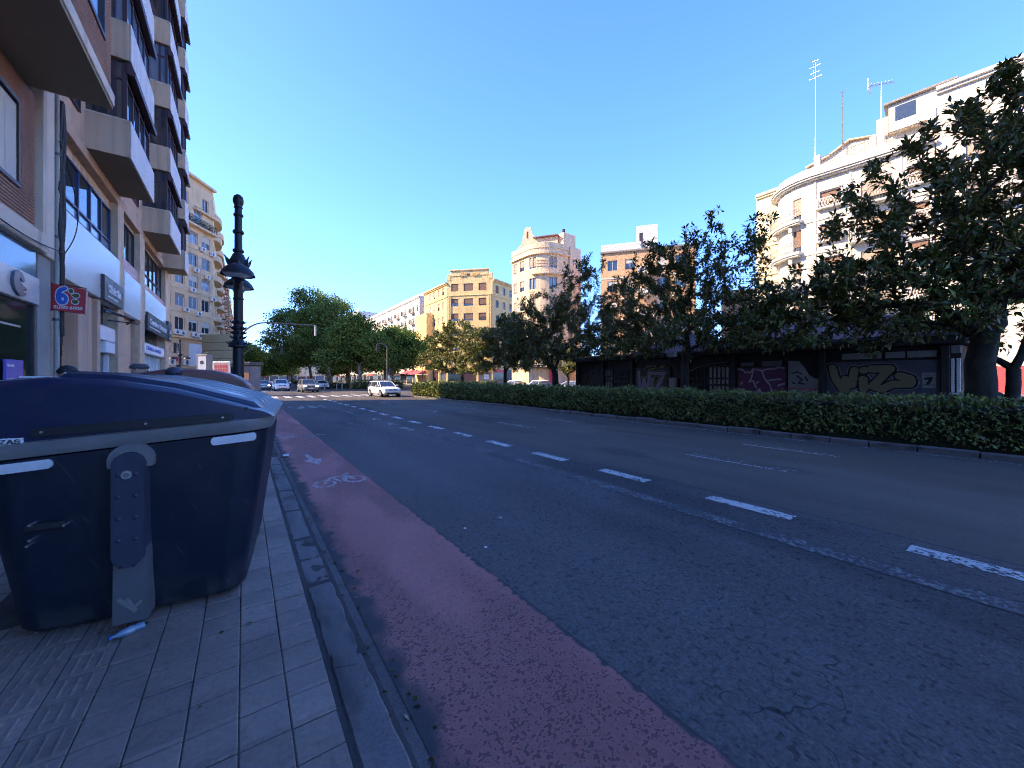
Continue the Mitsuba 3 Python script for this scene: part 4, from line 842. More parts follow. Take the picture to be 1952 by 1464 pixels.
plane_tree('tallest dark green plane tree beyond the crossing with pale forked trunk', (13.4, 79, 0), (12.8, 79, 4.2), [
    ((10.6, 83.0, 17.0), (2.6, 2.6, 1.7)), ((7.2, 86.0, 13.0), (2.6, 2.8, 1.8)), ((13.5, 76, 13.2), (3.0, 3.0, 1.9)), ((10.6, 78.5, 9.0), (3.4, 3.6, 2.2)), ((6.0, 88.0, 9.3), (2.6, 3.0, 2.0)), ((11.0, 81.0, 13.0), (3.2, 3.0, 2.2)), ((9.0, 84, 5.6), (3.2, 3.2, 1.4)), ((14.5, 74, 8.5), (2.8, 3.0, 2.2)), ((14.0, 80, 15.8), (2.0, 2.0, 1.2))], 420, 31, 0.42, GREEN)
plane_tree('green plane tree beyond the crossing, right of the tallest one', (14.9, 62.4, 0), (14.8, 63, 3.6), [
    ((13.8, 64.5, 8.4), (2.6, 2.8, 1.6)), ((16.2, 62.6, 6.8), (2.4, 2.6, 1.6)), ((12.6, 66, 5.2), (2.4, 2.6, 1.2)), ((15.0, 64, 10.2), (2.0, 2.2, 1.0)), ((17.6, 63, 4.6), (2.0, 2.2, 1.0))], 250, 37, 0.27, GREEN + [(0.08, 0.135, 0.035)], per=50)
plane_tree('fresh green plane tree in front of the pale terraced block', (21.0, 66, 0), (21.0, 66, 3.2), [
    ((21.8, 66, 8.6), (2.6, 2.6, 1.6)), ((19.4, 66, 6.0), (2.4, 2.6, 1.5)), ((24.0, 64, 6.8), (2.4, 2.4, 1.5)), ((22, 65, 5.0), (2.6, 2.6, 1.2)), ((18.6, 68, 7.8), (2.0, 2.2, 1.2))], 240, 41, 0.25, LIGHT + GREEN[:1], per=50)
plane_tree('far plane tree down the avenue, third in the median row', (14.0, 108, 0), (13.6, 108, 4.2), [((12.0, 110, 10.0), (3.2, 3.4, 2.4)), ((10.0, 112, 7.0), (3.0, 3.2, 1.8)), ((15.0, 106, 11.5), (3.0, 3.2, 2.0)), ((13.0, 108, 14), (2.4, 2.4, 1.6))], 180, 43, 0.35, GREEN, per=44, L0=.42)
plane_tree('farthest plane tree down the avenue, light green at its foot', (12.8, 140, 0), (12.2, 140, 4.0), [((10, 142, 9), (3.4, 3.6, 2.6)), ((7.5, 144, 6.4), (3.0, 3.2, 2.0)), ((13, 138, 10), (3.2, 3.2, 2.4)), ((9.5, 142, 4.6), (3.6, 3, 1.2))], 170, 47, 0.35, LIGHT, per=44, L0=.45)
plane_tree('plane tree closing the avenue at its left side', (3.2, 172, 0), (3.2, 172, 3.6), [((4.4, 172, 8), (3.2, 3.2, 2.6)), ((2.6, 172, 11), (2.6, 2.6, 2.2)), ((6.2, 168, 6), (3.0, 3, 2.2)), ((3.4, 170, 4.4), (3.4, 3, 1.4))], 150, 53, 0.35, GREEN + LIGHT, per=44, L0=.5)
plane_tree('plane tree between the two nearest plane trees, standing back', (18.5, 88, 0), (18.5, 88, 3.8), [((18, 88, 8), (3.2, 3.2, 2.4)), ((21, 86, 6.6), (2.8, 3.0, 2.0)), ((18, 86, 11), (2.6, 2.6, 1.8))], 150, 59, 0.3, GREEN, per=44, L0=.42)

for i, (x, y, lb) in enumerate(((21.5, 104, 'plane tree in the second row, nearest the pale terrace block'), (22.0, 128, 'plane tree in the second row, farther back'), (14.2, 176, 'last plane tree of the median row'), (24.5, 82, 'plane tree at the service road beside the dark mast'), (8.0, 215, 'plane tree closing the far end of the avenue'), (0.4, 128, 'plane tree on the left footway far down the avenue'))):
    plane_tree(lb, (x, y, 0), (x, y, 3.6), [((x - .5, y, 6.2), (3.4, 3.4, 2.0)), ((x + 1.5, y - 1, 8.6), (2.8, 3.0, 2.0)), ((x - 1.5, y + 1, 9.6), (2.6, 2.8, 2.0)), ((x, y, 4.2), (3.6, 3.4, 1.0))], 130, 83 + i, 0.3, (GREEN + LIGHT) if i % 2 else GREEN, per=44, L0=.46)
# hedges
def hedge(label, path, w, h, n, seed, L0=0.10, cols=None, base=0.06):
    """leafy band along a path (x, y), w wide"""
    rng = np.random.default_rng(seed)
    k = thing('hedge', label, 'hedge')
    pl = sg.LineString(path).buffer(w / 2, cap_style=1)
    put(k, 'twigs', MB().prism(pl.buffer(-.13), base - .05, h - .16), 'hedge_core')
    ring = pl.exterior; per = ring.length; area_side = per * h; area_top = pl.area
    # near the camera more and smaller leaves
    def pts(m):
        side = rng.random(m) < area_side / (area_side + area_top)
        P = np.zeros((m, 3)); N = np.zeros((m, 3))
        s = rng.random(m) * per
        a = np.array([ring.interpolate(t).coords[0] for t in s]); b = np.array([ring.interpolate((t + .05) % per).coords[0] for t in s])
        t = unit(b - a); nn = np.stack([t[:, 1], -t[:, 0]], 1)
        if not ring.is_ccw: nn = -nn
        z = base + rng.random(m) ** .8 * (h - base)
        inset = np.maximum(0, z - (h - .18)) * .55 + (z < .3) * (.3 - z) * .5
        P[:, :2] = a - nn * inset[:, None]; P[:, 2] = z; N[:, :2] = nn; N[:, 2] = .25
        x0, y0, x1, y1 = pl.bounds
        q = np.stack([rng.uniform(x0, x1, m * 2), rng.uniform(y0, y1, m * 2)], 1); ok = shapely.contains_xy(pl.buffer(-.05), q[:, 0], q[:, 1]); q = q[ok]
        q = q[rng.integers(0, len(q), m)] + rng.normal(0, .01, (m, 2))
        tp = ~side; P[tp, :2] = q[tp]; P[tp, 2] = h; N[tp] = [0, 0, 1]
        lump = meshkit.fbm(P * [1.9, 1.9, 1.9], 3, seed) - .5
        P += N * (lump[:, None] * .38 + rng.normal(0, .022, (m, 1)) - .02)
        return P, unit(N)
    P, N = pts(n)
    sh = (N[:, 2] > .8) & (rng.random(n) < .06); P[sh, 2] += rng.uniform(.02, .14, sh.sum())
    keep = rng.random(n) < np.clip(16.0 / np.hypot(P[:, 0], P[:, 1]), .3, 1)
    P, N = P[keep], N[keep]; n = len(P)
    size = np.clip(np.hypot(P[:, 0], P[:, 1]) / 15.0, 1.0, 2.2)
    D = unit(N * .7 + [0, 0, .45] + rng.normal(0, .6, (n, 3))); NN = unit(N * .5 + [0, 0, .7] + rng.normal(0, .4, (n, 3)))
    L = rng.uniform(.7, 1.25, n) * L0 * size
    v, f, col = leaves(P, D, NN, L, L * rng.uniform(.22, .3, n), tint(rng, n, cols or [(0.20, 0.25, 0.06), (0.16, 0.21, 0.052), (0.25, 0.285, 0.07), (0.12, 0.17, 0.045), (0.17, 0.13, 0.06)], .22), .2, .1)
    put(k, 'foliage', (v, f), 'leaf_gloss', color=col)
hedge('long clipped hedge along the median kerb, its far end sunlit', [(13.72, -4), (13.72, 31.4), (13.35, 34.0)], 1.35, 1.08, 60000, 61)
hedge('distant hedge along the far median under the plane trees', [(13.6, 66), (13.6, 150)], 1.0, 1.0, 5000, 73, .12)
hedge('low hedge crossing the median behind the long hedge', [(16.2, 38.3), (22.5, 36.2)], 1.2, 1.15, 8000, 67, .1)
hedge('rounded hedge beyond the crossing behind the white car', [(14.2, 62), (17.4, 61.5), (20.5, 61.6)], 1.6, 1.25, 6000, 71, .1, base=.05)

# fallen leaves and crumbs along the kerbs
rng = np.random.default_rng(99); n = 900
X = np.where(rng.random(n) < .55, rng.normal(.66, .07, n), rng.normal(12.55, .10, n)); X = np.where(rng.random(n) < .12, rng.uniform(-1, .3, n), X)
Yl = np.where(X > 5, rng.uniform(-2, 30, n), rng.uniform(1.2, 20, n)); Z = np.where(X > .58, RZ + .008, .004)
v, f, col = leaves(np.stack([X, Yl, Z], 1), np.stack([rng.normal(size=n), rng.normal(size=n), rng.uniform(0, .15, n)], 1), np.tile([0, 0, 1.0], (n, 1)) + rng.normal(0, .2, (n, 3)), rng.uniform(.015, .055, n), rng.uniform(.005, .014, n), tint(rng, n, [(.12, .075, .03), (.07, .05, .03), (.16, .12, .05), (.05, .06, .02), (.3, .28, .25)]))
tag(put('', 'leaf_litter', (v, f), 'leaf_matt', color=col), 'small fallen leaves and crumbs of litter along both kerbs', 'litter', kind='stuff')
# ------------------------------------------------------------------ the dark kiosk on the median
K = thing('kiosk_building', 'long dark closed kiosk with graffiti and tiled hip roofs behind the hedge', 'building')
FK = Frame((17.0, 17.3), t=(0, -1))           # a = 17.3 - y, outward = -x
put(K, 'wall', MB().box(0.05, 15.6, -4.6, -0.1, 0.02, 2.6, FK), 'wood_black')
put(K, 'floor_slab', MB().box(-.3, 16.0, -4.9, 0.35, 0.02, 0.12, FK), 'concrete_dark')
put(K, 'eave', MB().cbox(-.15, 8.05, -4.9, 0.30, 2.60, 2.84, .02, FK), 'wood_brown'); put(K, 'eave', MB().cbox(8.06, 15.75, -4.9, 0.40, 2.62, 2.92, .02, FK), 'wood_brown')
for a in (0.0, 2.02, 4.05, 7.0, 9.22, 12.27, 15.22): put(K, 'post', MB().cbox(a, a + .18, -.1, .12, .12, 2.6, .015, FK), 'wood_black')
# vertical boards of the left part
for q in range(12):
    a = .22 + q * .149
    put(K, 'board', MB().cbox(a, a + .135, -.1, -.02 - .01 * (q % 3), .15, 2.55, .008, FK), 'wood_black')
def grille(a0, a1, z0, z1, lit0, lit1):
    """a lattice gate before pale panels"""
    g = put(K, 'lattice_gate', MB().box(a0, a1, -.03, .02, z1, z1 + .07, FK).box(a0, a1, -.03, .02, z0 - .07, z0, FK), 'wood_brown')
    n = int((a1 - a0) / .165)
    for q in range(n + 1):
        a = a0 + (a1 - a0) * q / n
        put(g, 'slat', MB().box(a - .028, a + .028, -.028, .018, z0, z1, FK), 'wood_black')
    m = MB()
    for t in (.30, .55): m.box(a0, a1, -.026, .014, z0 + (z1 - z0) * t, z0 + (z1 - z0) * t + .07, FK)
    put(g, 'rail', m, 'wood_black')
    put(g, 'pale_backing', MB().box(lit0, lit1, -.09, -.05, z0, z1, FK), 'plastic_white')
grille(2.1, 4.0, 1.15, 2.1, 2.1, 2.75)
grille(7.35, 9.15, .95, 2.1, 8.2, 9.1)
put(K, 'gate_arch', MB().tube([FK(7.2, .03, .2), FK(7.22, .03, 1.6), FK(7.4, .03, 1.95), FK(8.0, .03, 2.2), FK(9.1, .03, 2.32)], .025, 6), 'iron_grey', smooth=True)
put(K, 'meter_box', MB().cbox(6.4, 6.72, -.05, .16, .5, 1.65, .01, FK), 'shutter_grey')
put(K, 'panel', MB().cbox(4.25, 6.35, -.09, .0, .2, 2.2, .01, FK), 'wood_brown'); put(K, 'panel', MB().cbox(9.42, 11.25, -.09, .0, .2, 2.1, .01, FK), 'wood_brown')
put(K, 'notice_strip', MB().box(9.6, 10.1, -.01, .02, 2.12, 2.26, FK), 'iron_grey'); put(K, 'notice_strip', MB().box(10.4, 11.1, -.01, .02, 2.1, 2.3, FK), 'iron_grey')
mat('spray_lilac', (0.22, 0.165, 0.20), .7); mat('spray_yellow', (0.20, 0.15, 0.04), .7); mat('spray_purple', (0.12, 0.03, 0.075), .7); mat('spray_pink', (0.36, 0.27, 0.31), .7)
mat('spray_black', (0.008, 0.006, 0.010), .7); mat('spray_olive', (0.19, 0.155, 0.08), .7); mat('spray_blue', mottled((0.075, 0.07, 0.085), .3, 1.5), .7); mat('panel_grey', mottled((0.24, 0.22, 0.21), .2, 2.0, .1, .1), .7)
def spray(lines, w, m, d, a, z, sx, sz, name='graffiti', label=None):
    g = so.unary_union([sg.LineString([(a + x * sx, z + y * sz) for x, y in l]).buffer(w) for l in lines])
    return put(K, name, MB().prism(g.simplify(.006), d, d + .004, FK), m, label=label)
WIZ = [[(.0, .95), (.05, .15), (.15, .1), (.22, .6), (.30, .1), (.38, .15), (.42, .95)], [(.53, .62), (.53, .08)], [(.53, .9), (.531, .92)], [(.64, .88), (.97, .88), (.68, .14), (1.0, .12)]]
lab = 'graffiti reading WiZ in lilac bubble letters outlined yellow'
for w, m, d in ((.16, 'spray_yellow', .003), (.13, 'spray_black', .008), (.095, 'spray_lilac', .013)): spray(WIZ, w, m, d, 4.55, .98, 1.55, 1.0, label=lab)
spray([[(0, 0), (.3, .35)], [(.38, 0), (.35, .3), (.6, .35), (.6, 0), (.38, 0)], [(1.0, .35), (.75, .1), (1.0, .1)]], .022, 'spray_yellow', .003, 4.85, 2.12, 1.2, .4, label='small yellow scribble above the graffiti')
put(K, 'graffiti', MB().prism([(9.45, .72), (11.2, .72), (11.2, 2.06), (9.5, 2.0)], .002, .006, FK), 'spray_purple')
RAZ = [[(.0, 1.0), (.18, .98), (.25, .85), (.42, .85), (.52, 1.0), (.45, .6), (.38, .45), (.5, .5), (.6, .2)], [(.5, 1.0), (.7, .95), (.78, .9)], [(.78, .92), (.92, .98), (1.2, 1.0), (1.25, 1.06), (1.42, 1.0)], [(.78, .88), (.85, .6), (1.02, .3), (1.1, -.15)], [(.95, .5), (1.2, .55), (1.32, .56)], [(1.25, .3), (1.42, .38)], [(.5, .0), (.75, .02), (1.05, -.22), (1.15, .05)], [(1.15, .0), (1.28, -.22), (1.42, .0)], [(.1, .05), (.2, .12), (.25, .0)], [(.12, .35), (.16, .42)], [(.62, .4), (.66, .45)], [(.65, .1), (.72, .15), (.7, .05)]]
spray(RAZ, .03, 'spray_pink', .008, 9.47, 1.05, 1.2, .95, label='purple graffiti with pink angular RAZ lettering')
WQ = [(0, .12), (0, 2.28), (.35, 2.26), (.52, 2.0), (.65, 1.75), (.8, 1.62), (.96, 1.58), (.96, .12)]
put(K, 'pale_panel', MB().prism([(11.3 + x, z) for x, z in WQ], -.08, .0, FK), 'panel_grey', label='pale board cut to a curve, with a dark scribble')
spray([[(.12, 1.8), (.3, 1.86), (.42, 1.78)], [(.12, 1.46), (.22, 1.42)], [(.3, 1.7), (.46, 1.56), (.34, 1.44), (.52, 1.4)], [(.55, 1.66), (.62, 1.52)]], .022, 'spray_black', .001, 11.3, 0, 1, 1)
spray([[(.03, 1.22), (.93, 1.22)]], .02, 'sign_red', .001, 11.3, 0, 1, 1); spray([[(.03, 1.1), (.28, .85)], [(.93, 1.1), (.68, .85)]], .02, 'spray_black', .001, 11.3, 0, 1, 1)
put(K, 'panel', MB().cbox(12.46, 15.2, -.09, .0, 1.08, 2.18, .01, FK), 'spray_blue'); put(K, 'panel', MB().cbox(12.46, 15.2, -.09, -.01, .15, 1.07, .01, FK), 'iron_grey')
big = [[(.02, .85), (.12, .45), (.34, .05), (.40, .12), (.38, .45), (.56, .25), (.62, .75)], [(.85, .45), (.86, .12)], [(.86, .74), (.865, .75)], [(1.05, .78), (1.5, .78), (1.08, .22), (1.3, .12), (1.55, .28), (1.95, .30)], [(1.72, .55), (1.95, .46), (1.97, .34)]]
lab = 'large graffiti reading WiZ in olive letters outlined black'
for w, m, d in ((.185, 'panel_grey', .003), (.165, 'spray_black', .008), (.115, 'spray_olive', .013)): spray(big, w, m, d, 12.62, 1.14, 1.0, 1.0, label=lab)
pn = thing('notice_poster', 'small white notice with a dark emblem fixed beside the olive graffiti', 'poster')
put(pn, 'sheet', MB().box(14.82, 15.12, .003, .012, 1.32, 1.78, FK), 'panel_grey'); put(pn, 'emblem', MB().prism(sg.LineString([(14.9, 1.6), (15.02, 1.62), (14.98, 1.52), (14.95, 1.44)]).buffer(.035), .012, .015, FK), 'spray_black')
put(pn, 'lettering', MB().box(14.84, 15.1, .012, .015, 1.70, 1.73, FK).box(14.84, 15.1, .012, .015, 1.40, 1.43, FK), 'iron_grey')
for a0, a1 in ((12.9, 13.95), (14.0, 14.5), (14.5, 15.18)): put(K, 'clerestory_panel', MB().box(a0, a1 - .05, -.09, -.03, 2.26, 2.46, FK), 'panel_grey')
for a0, a1 in ((15.42, 15.48), (15.53, 15.6)): put(K, 'pale_strip', MB().cbox(a0, a1, .0, .08, 1.2, 2.2, .005, FK), 'plastic_white')
put(K, 'pale_strip', MB().box(15.4, 15.62, .0, .1, 1.14, 1.19, FK), 'plastic_white'); put(K, 'clerestory_panel', MB().box(15.42, 15.6, -.09, .02, 2.35, 2.58, FK), 'panel_grey')
# hip roofs of sheet ribs
def hip(a0, a1, d0, d1, z0, z1):
    am, dm = (a0 + a1) / 2, (d0 + d1) / 2; hl = max(0.0, (abs(a1 - a0) - abs(d1 - d0)) / 2)
    C = [FK(a0, d1, z0), FK(a1, d1, z0), FK(a1, d0, z0), FK(a0, d0, z0)]; R = [FK(am - hl, dm, z1), FK(am + hl, dm, z1)]
    V = np.array(C + R); r = put(K, 'roof', MB().add(V, [[0, 1, 5], [0, 5, 4], [1, 2, 5], [2, 3, 4], [2, 4, 5], [3, 0, 4], [0, 3, 2], [0, 2, 1]]), 'roof_red')
    ribs = MB()
    for p, q, e, f2 in ((0, 1, 4, 5), (3, 2, 4, 5), (0, 3, 4, 4), (1, 2, 5, 5)):
        L = np.linalg.norm(V[q] - V[p]); n = int(L / .24)
        for k in range(1, n):
            t = k / n; b = V[p] + (V[q] - V[p]) * t
            dirp = (V[e] + V[f2]) / 2 - (V[p] + V[q]) / 2 if e == f2 else V[e] - V[p] - np.dot(V[e] - V[p], (V[q] - V[p]) / L) * (V[q] - V[p]) / L
            run = (V[e] - V[p]) @ (V[q] - V[p]) / L; s = min(1.0, min(t * L, (1 - t) * L) / max(run, .01))
            ribs.tube([b + [0, 0, .012], b + dirp * s + [0, 0, .012]], .03, 5, False)
    put(r, 'rib', ribs, 'roof_red', kind='stuff')
    put(r, 'ridge', MB().tube([V[4] - [0, 0, 0], V[5] + [0, 0, .001]], .06, 6).tube([V[0], V[4]], .05, 6).tube([V[1], V[5]], .05, 6), 'roof_red')
    put(r, 'gutter', MB().cbox(a0 - .02, a1 + .02, d1, d1 + .09, z0 - .08, z0 + .02, .01, FK), 'iron_grey')
hip(8.4, 15.85, -4.9, .42, 2.925, 4.05)
hip(4.2, 8.3, -4.6, .34, 2.845, 4.0)
for q in range(14): put(K, 'roof_tile', MB().tube([FK(0.0 + q * .3, -.1, 2.90), FK(0.0 + q * .3, .30, 2.86)], .07, 6), 'tile_terracotta')
put(K, 'flat_roof', MB().box(-.15, 4.15, -4.9, -.05, 2.842, 2.88, FK), 'roof_red')
fl = thing('flood_light', 'grey floodlight box under the kiosk eave near its middle', 'lamp')
put(fl, 'housing', MB().cbox(6.55, 6.95, .34, .60, 2.62, 2.80, .02, FK), 'plastic_white'); put(fl, 'hood', MB().cbox(6.5, 7.0, .32, .64, 2.805, 2.83, .005, FK), 'steel')
# ------------------------------------------------------------------ far blocks with built windows
def facade(parent, fr, L, z0, z1, wins, m, depth=.22, name='wall', a_start=0.0):
    """a wall from a_start to L with real openings; wins: (a0, a1, z0, z1, kind)"""
    A_ = sorted({a_start, L, *[w[0] for w in wins], *[w[1] for w in wins]}); Z_ = sorted({z0, z1, *[w[2] for w in wins], *[w[3] for w in wins]})
    mb = MB()
    for i in range(len(Z_) - 1):
        zc = (Z_[i] + Z_[i + 1]) / 2; run = None
        for j in range(len(A_) - 1):
            ac = (A_[j] + A_[j + 1]) / 2
            hole = any(w[0] < ac < w[1] and w[2] < zc < w[3] for w in wins)
            if not hole and run is None: run = A_[j]
            if run is not None and (hole or j == len(A_) - 2):
                e = A_[j] if hole else A_[j + 1]
                mb.add(fr(np.array([run, e, e, run]), 0, np.array([Z_[i], Z_[i], Z_[i + 1], Z_[i + 1]])), [[0, 1, 2, 3]]); run = None
    D = -depth
    for w in wins:
        a0, a1, b0, b1 = w[:4]
        for q in ([(a0, 0, b0), (a0, D, b0), (a0, D, b1), (a0, 0, b1)], [(a1, 0, b1), (a1, D, b1), (a1, D, b0), (a1, 0, b0)], [(a0, 0, b1), (a0, D, b1), (a1, D, b1), (a1, 0, b1)], [(a1, 0, b0), (a1, D, b0), (a0, D, b0), (a0, 0, b0)]):
            q = np.array(q); mb.add(fr(q[:, 0], q[:, 1], q[:, 2]), [[0, 1, 2, 3]])
    put(parent, name, mb, m)
    for w in wins: window(parent, fr, *w, D)
def window(parent, fr, a0, a1, b0, b1, kind, D):
    st = dict(frame='frame_white', glass='glass', shut=None, f=0.0, cols=2); st.update(kind)
    t = .05; m = MB().box(a0, a1, D, D + .07, b0, b0 + t, fr).box(a0, a1, D, D + .07, b1 - t, b1, fr)
    for q in range(st['cols'] + 1):
        a = a0 + (a1 - a0 - t) * q / st['cols']; m.box(a, a + t, D, D + .066, b0 + t, b1 - t, fr)
    k = put(parent, 'window', m, st['frame'])
    put(k, 'pane', MB().box(a0, a1, D - .04, D + .02, b0, b1, fr), st['glass'])
    if st['shut'] and st['f'] > .05: put(k, 'shutter', MB().box(a0 + .01, a1 - .01, D + .075, D + .11, b1 - (b1 - b0) * st['f'], b1 - .005, fr), st['shut'])
def block(parent, pts, z0, z1, m, name='rear_wall'): return put(parent, name, MB().prism(sg.Polygon(pts), z0, z1), m)
def cornice(parent, fr, a0, a1, z, m, out=.3, h=.3, name='cornice'): return put(parent, name, MB().cbox(a0, a1, -.02, out, z, z + h, .03, fr).box(a0 + .02, a1 - .02, -.02, out * .55, z - h * .6, z, fr), m)
def railing(parent, fr, a0, a1, d0, d1, z, h, m='iron', step=.14):
    mb = MB(); n = max(2, int((a1 - a0) / step))
    for q in range(n + 1): a = a0 + (a1 - a0) * q / n; mb.box(a - .012, a + .012, d1 - .03, d1 - .005, z, z + h, fr)
    for a in (a0, a1):
        nn = max(1, int((d1 - d0) / step))
        for q in range(nn): d = d0 + (d1 - d0) * q / nn; mb.box(a - .012, a + .012, d, d + .02, z, z + h, fr)
        mb.box(a - .02, a + .02, d0, d1 - .04, z + h, z + h + .04, fr)
    mb.box(a0, a1, d1 - .04, d1, z + h, z + h + .04, fr).box(a0, a1, d1 - .03, d1 - .01, z + .06, z + .09, fr)
    return put(parent, 'railing', mb, m)
R0 = np.random.default_rng(77)
def aircon(fr, a, d, z, label, group, s=1.0):
    k = thing('air_conditioner', label, 'air conditioner', group)
    put(k, 'casing', MB().cbox(a, a + .85 * s, d + .04, d + .38, z, z + .6 * s, .03, fr), 'plastic_white')
    c = fr(a + .33 * s, d + .38, z + .3 * s); c2 = fr(a + .33 * s, d + .395, z + .3 * s)
    put(k, 'fan_grille', MB().tube([c, c2], .22 * s, 14), 'iron_grey'); put(k, 'bracket', MB().box(a + .1, a + .14, d, d + .36, z - .06, z - .005, fr), 'iron_grey')

# --- cream corner block on the left, beyond the side street
C = thing('cream_corner_block', 'cream corner apartment block with sliding windows beyond the side street on the left', 'building')
FC = Frame((-9.0, 66.0), (-3.9, 74.8)); LC = FC.L
wins = []
for q in range(6):
    zc = (9.2, 12.45, 15.55, 18.65, 21.85, 5.75)[q]
    for a0, a1 in ((0.4, 2.1), (2.75, 4.5), (5.2, 7.0), (7.75, 9.55)):
        if q < 5: wins.append((a0, a1, zc - .85, zc + .85, dict(shut='curtain' if (q + int(a0)) % 3 else 'shutter_grey', f=(.0, .25, .0, .5)[(q * 3 + int(a0)) % 4], glass=('glass_pale', 'glass', 'glass')[(q + int(a0)) % 3])))
    if q == 5: wins += [(0.4, 2.2, 5.0, 6.5, {}), (2.5, 4.2, 5.0, 6.5, {}), (6.5, 8.8, 5.0, 6.5, dict(glass='glass_pale', cols=3))]
facade(C, FC, LC, 3.3, 24.0, wins, 'wall_cream')
facade(C, FC, LC, 24.0, 30.2, [(3.0, 5.2, 26.2, 28.0, dict(glass='glass_pale')), (6.2, 7.8, 24.4, 26.6, dict(glass='glass_pale')), (7.9, 9.2, 26.4, 28.3, dict(glass='glass'))], 'wall_cream')
block(C, [(-9.1, 66.4), (-4.3, 74.9), (-4.3, 96), (-16, 96), (-16, 73.6)], 0, 30.0, 'wall_cream')
for q, z in enumerate((7.2, 10.75, 13.9, 17.0, 20.2)): put(C, 'string_course', MB().cbox(-.05, LC + .05, -.02, .07 if q else .55, z, z + .18, .02, FC), 'wall_cream')
put(C, 'terrace_slab', MB().cbox(-.1, LC + .1, -.02, .75, 23.3, 23.62, .03, FC), 'wall_cream'); railing(C, FC, .1, LC - .1, .0, .72, 23.62, 1.0)
put(C, 'roof_slab', MB().cbox(-.1, LC + .1, -.4, .5, 30.2, 30.55, .03, FC), 'wall_cream'); put(C, 'terrace_slab', MB().cbox(6.0, LC + .1, -.02, .5, 25.9, 26.2, .03, FC), 'wall_cream')
for q in range(7):
    pz = 23.62; p = thing('potted_plant', 'green potted plant on the high terrace of the cream block, %s from the left' % ('first', 'second', 'third', 'fourth', 'fifth', 'sixth', 'last')[q], 'plant', 'terrace plants of the cream block')
    a = .6 + q * 1.35; put(p, 'pot', MB().lathe([(.1, 0), (.16, .3), (.0, .3)], tuple(FC(a, .45, pz)), 8), 'tile_terracotta')
    n = 60; P = np.repeat([FC(a, .45, pz + .55)], n, 0) + R0.normal(0, .18, (n, 3)); v, f, c = flat_leaves(P, R0.normal(size=(n, 3)), R0.normal(size=(n, 3)), np.full(n, .22), np.full(n, .06), tint(R0, n, [(0.04, 0.07, 0.02)])); put(p, 'leaves', (v, f), 'leaf_matt', color=c)
put(C, 'ground_floor', MB().box(0, LC, -.3, -.02, 0, 3.3, FC), 'sign_slate'); put(C, 'shop_canopy', MB().cbox(0, LC, -.02, .5, 3.0, 3.3, .03, FC), 'wall_cream')
put(C, 'shop_sign', MB().cbox(.3, 3.6, .0, .12, 3.95, 4.55, .02, FC), 'garage_red'); put(C, 'shop_sign', MB().cbox(5.2, 9.9, .0, .1, 3.4, 6.6, .02, FC), 'sign_pale')
ORD = ('fifth row left', 'fifth row right', 'fourth row left', 'fourth row right', 'third row left', 'third row right', 'lowest row first', 'lowest row second', 'lowest row third', 'lowest row fourth', 'top row left', 'top row right')
for q, (a, z) in enumerate(((5.9, 16.9), (8.2, 16.5), (5.2, 13.9), (9.4, 13.4), (4.0, 10.9), (6.4, 10.7), (2.3, 7.6), (3.3, 7.55), (5.6, 7.6), (6.6, 7.55), (7.2, 20.3), (9.3, 20.2))): aircon(FC, a, .06, z, 'white air conditioner on the cream corner block, %s' % ORD[q], 'air conditioners on the cream corner block')
for q, a in enumerate((1.0, 3.6)): aircon(FC, a, .3, 3.45, '%s white air conditioner just above the shops of the cream corner block' % ('left', 'right')[q], 'air conditioners above the cream block shops', 1.2)
FC2 = Frame((-3.9, 74.8), t=(0, 1)); wins = []
for q in range(8):
    for a in (1.2, 5.5, 9.5, 14.0, 18.0): wins.append((a, a + 1.5, 4.6 + 3.15 * q, 6.7 + 3.15 * q, dict(shut='shutter_tan', f=.3 * (q % 3), frame='frame_white')))
facade(C, FC2, 21.0, 3.3, 30.2, wins, 'wall_cream')
for q in range(8):
    for a0, a1 in ((.8, 7.4), (9.2, 16)):
        z = 4.45 + 3.15 * q
        c2 = sg.Polygon([(a0 + (a1 - a0) * t, .95 * math.sin(math.pi * min(1, max(0, t))) ** .45) for t in np.linspace(0, 1, 15)])
        class FZ:
            def __call__(s, a, d, z): return FC2(a, z, d)
        b = put(C, 'balcony', MB().prism(c2, z - .12, z + .75, FZ()), 'wall_cream')
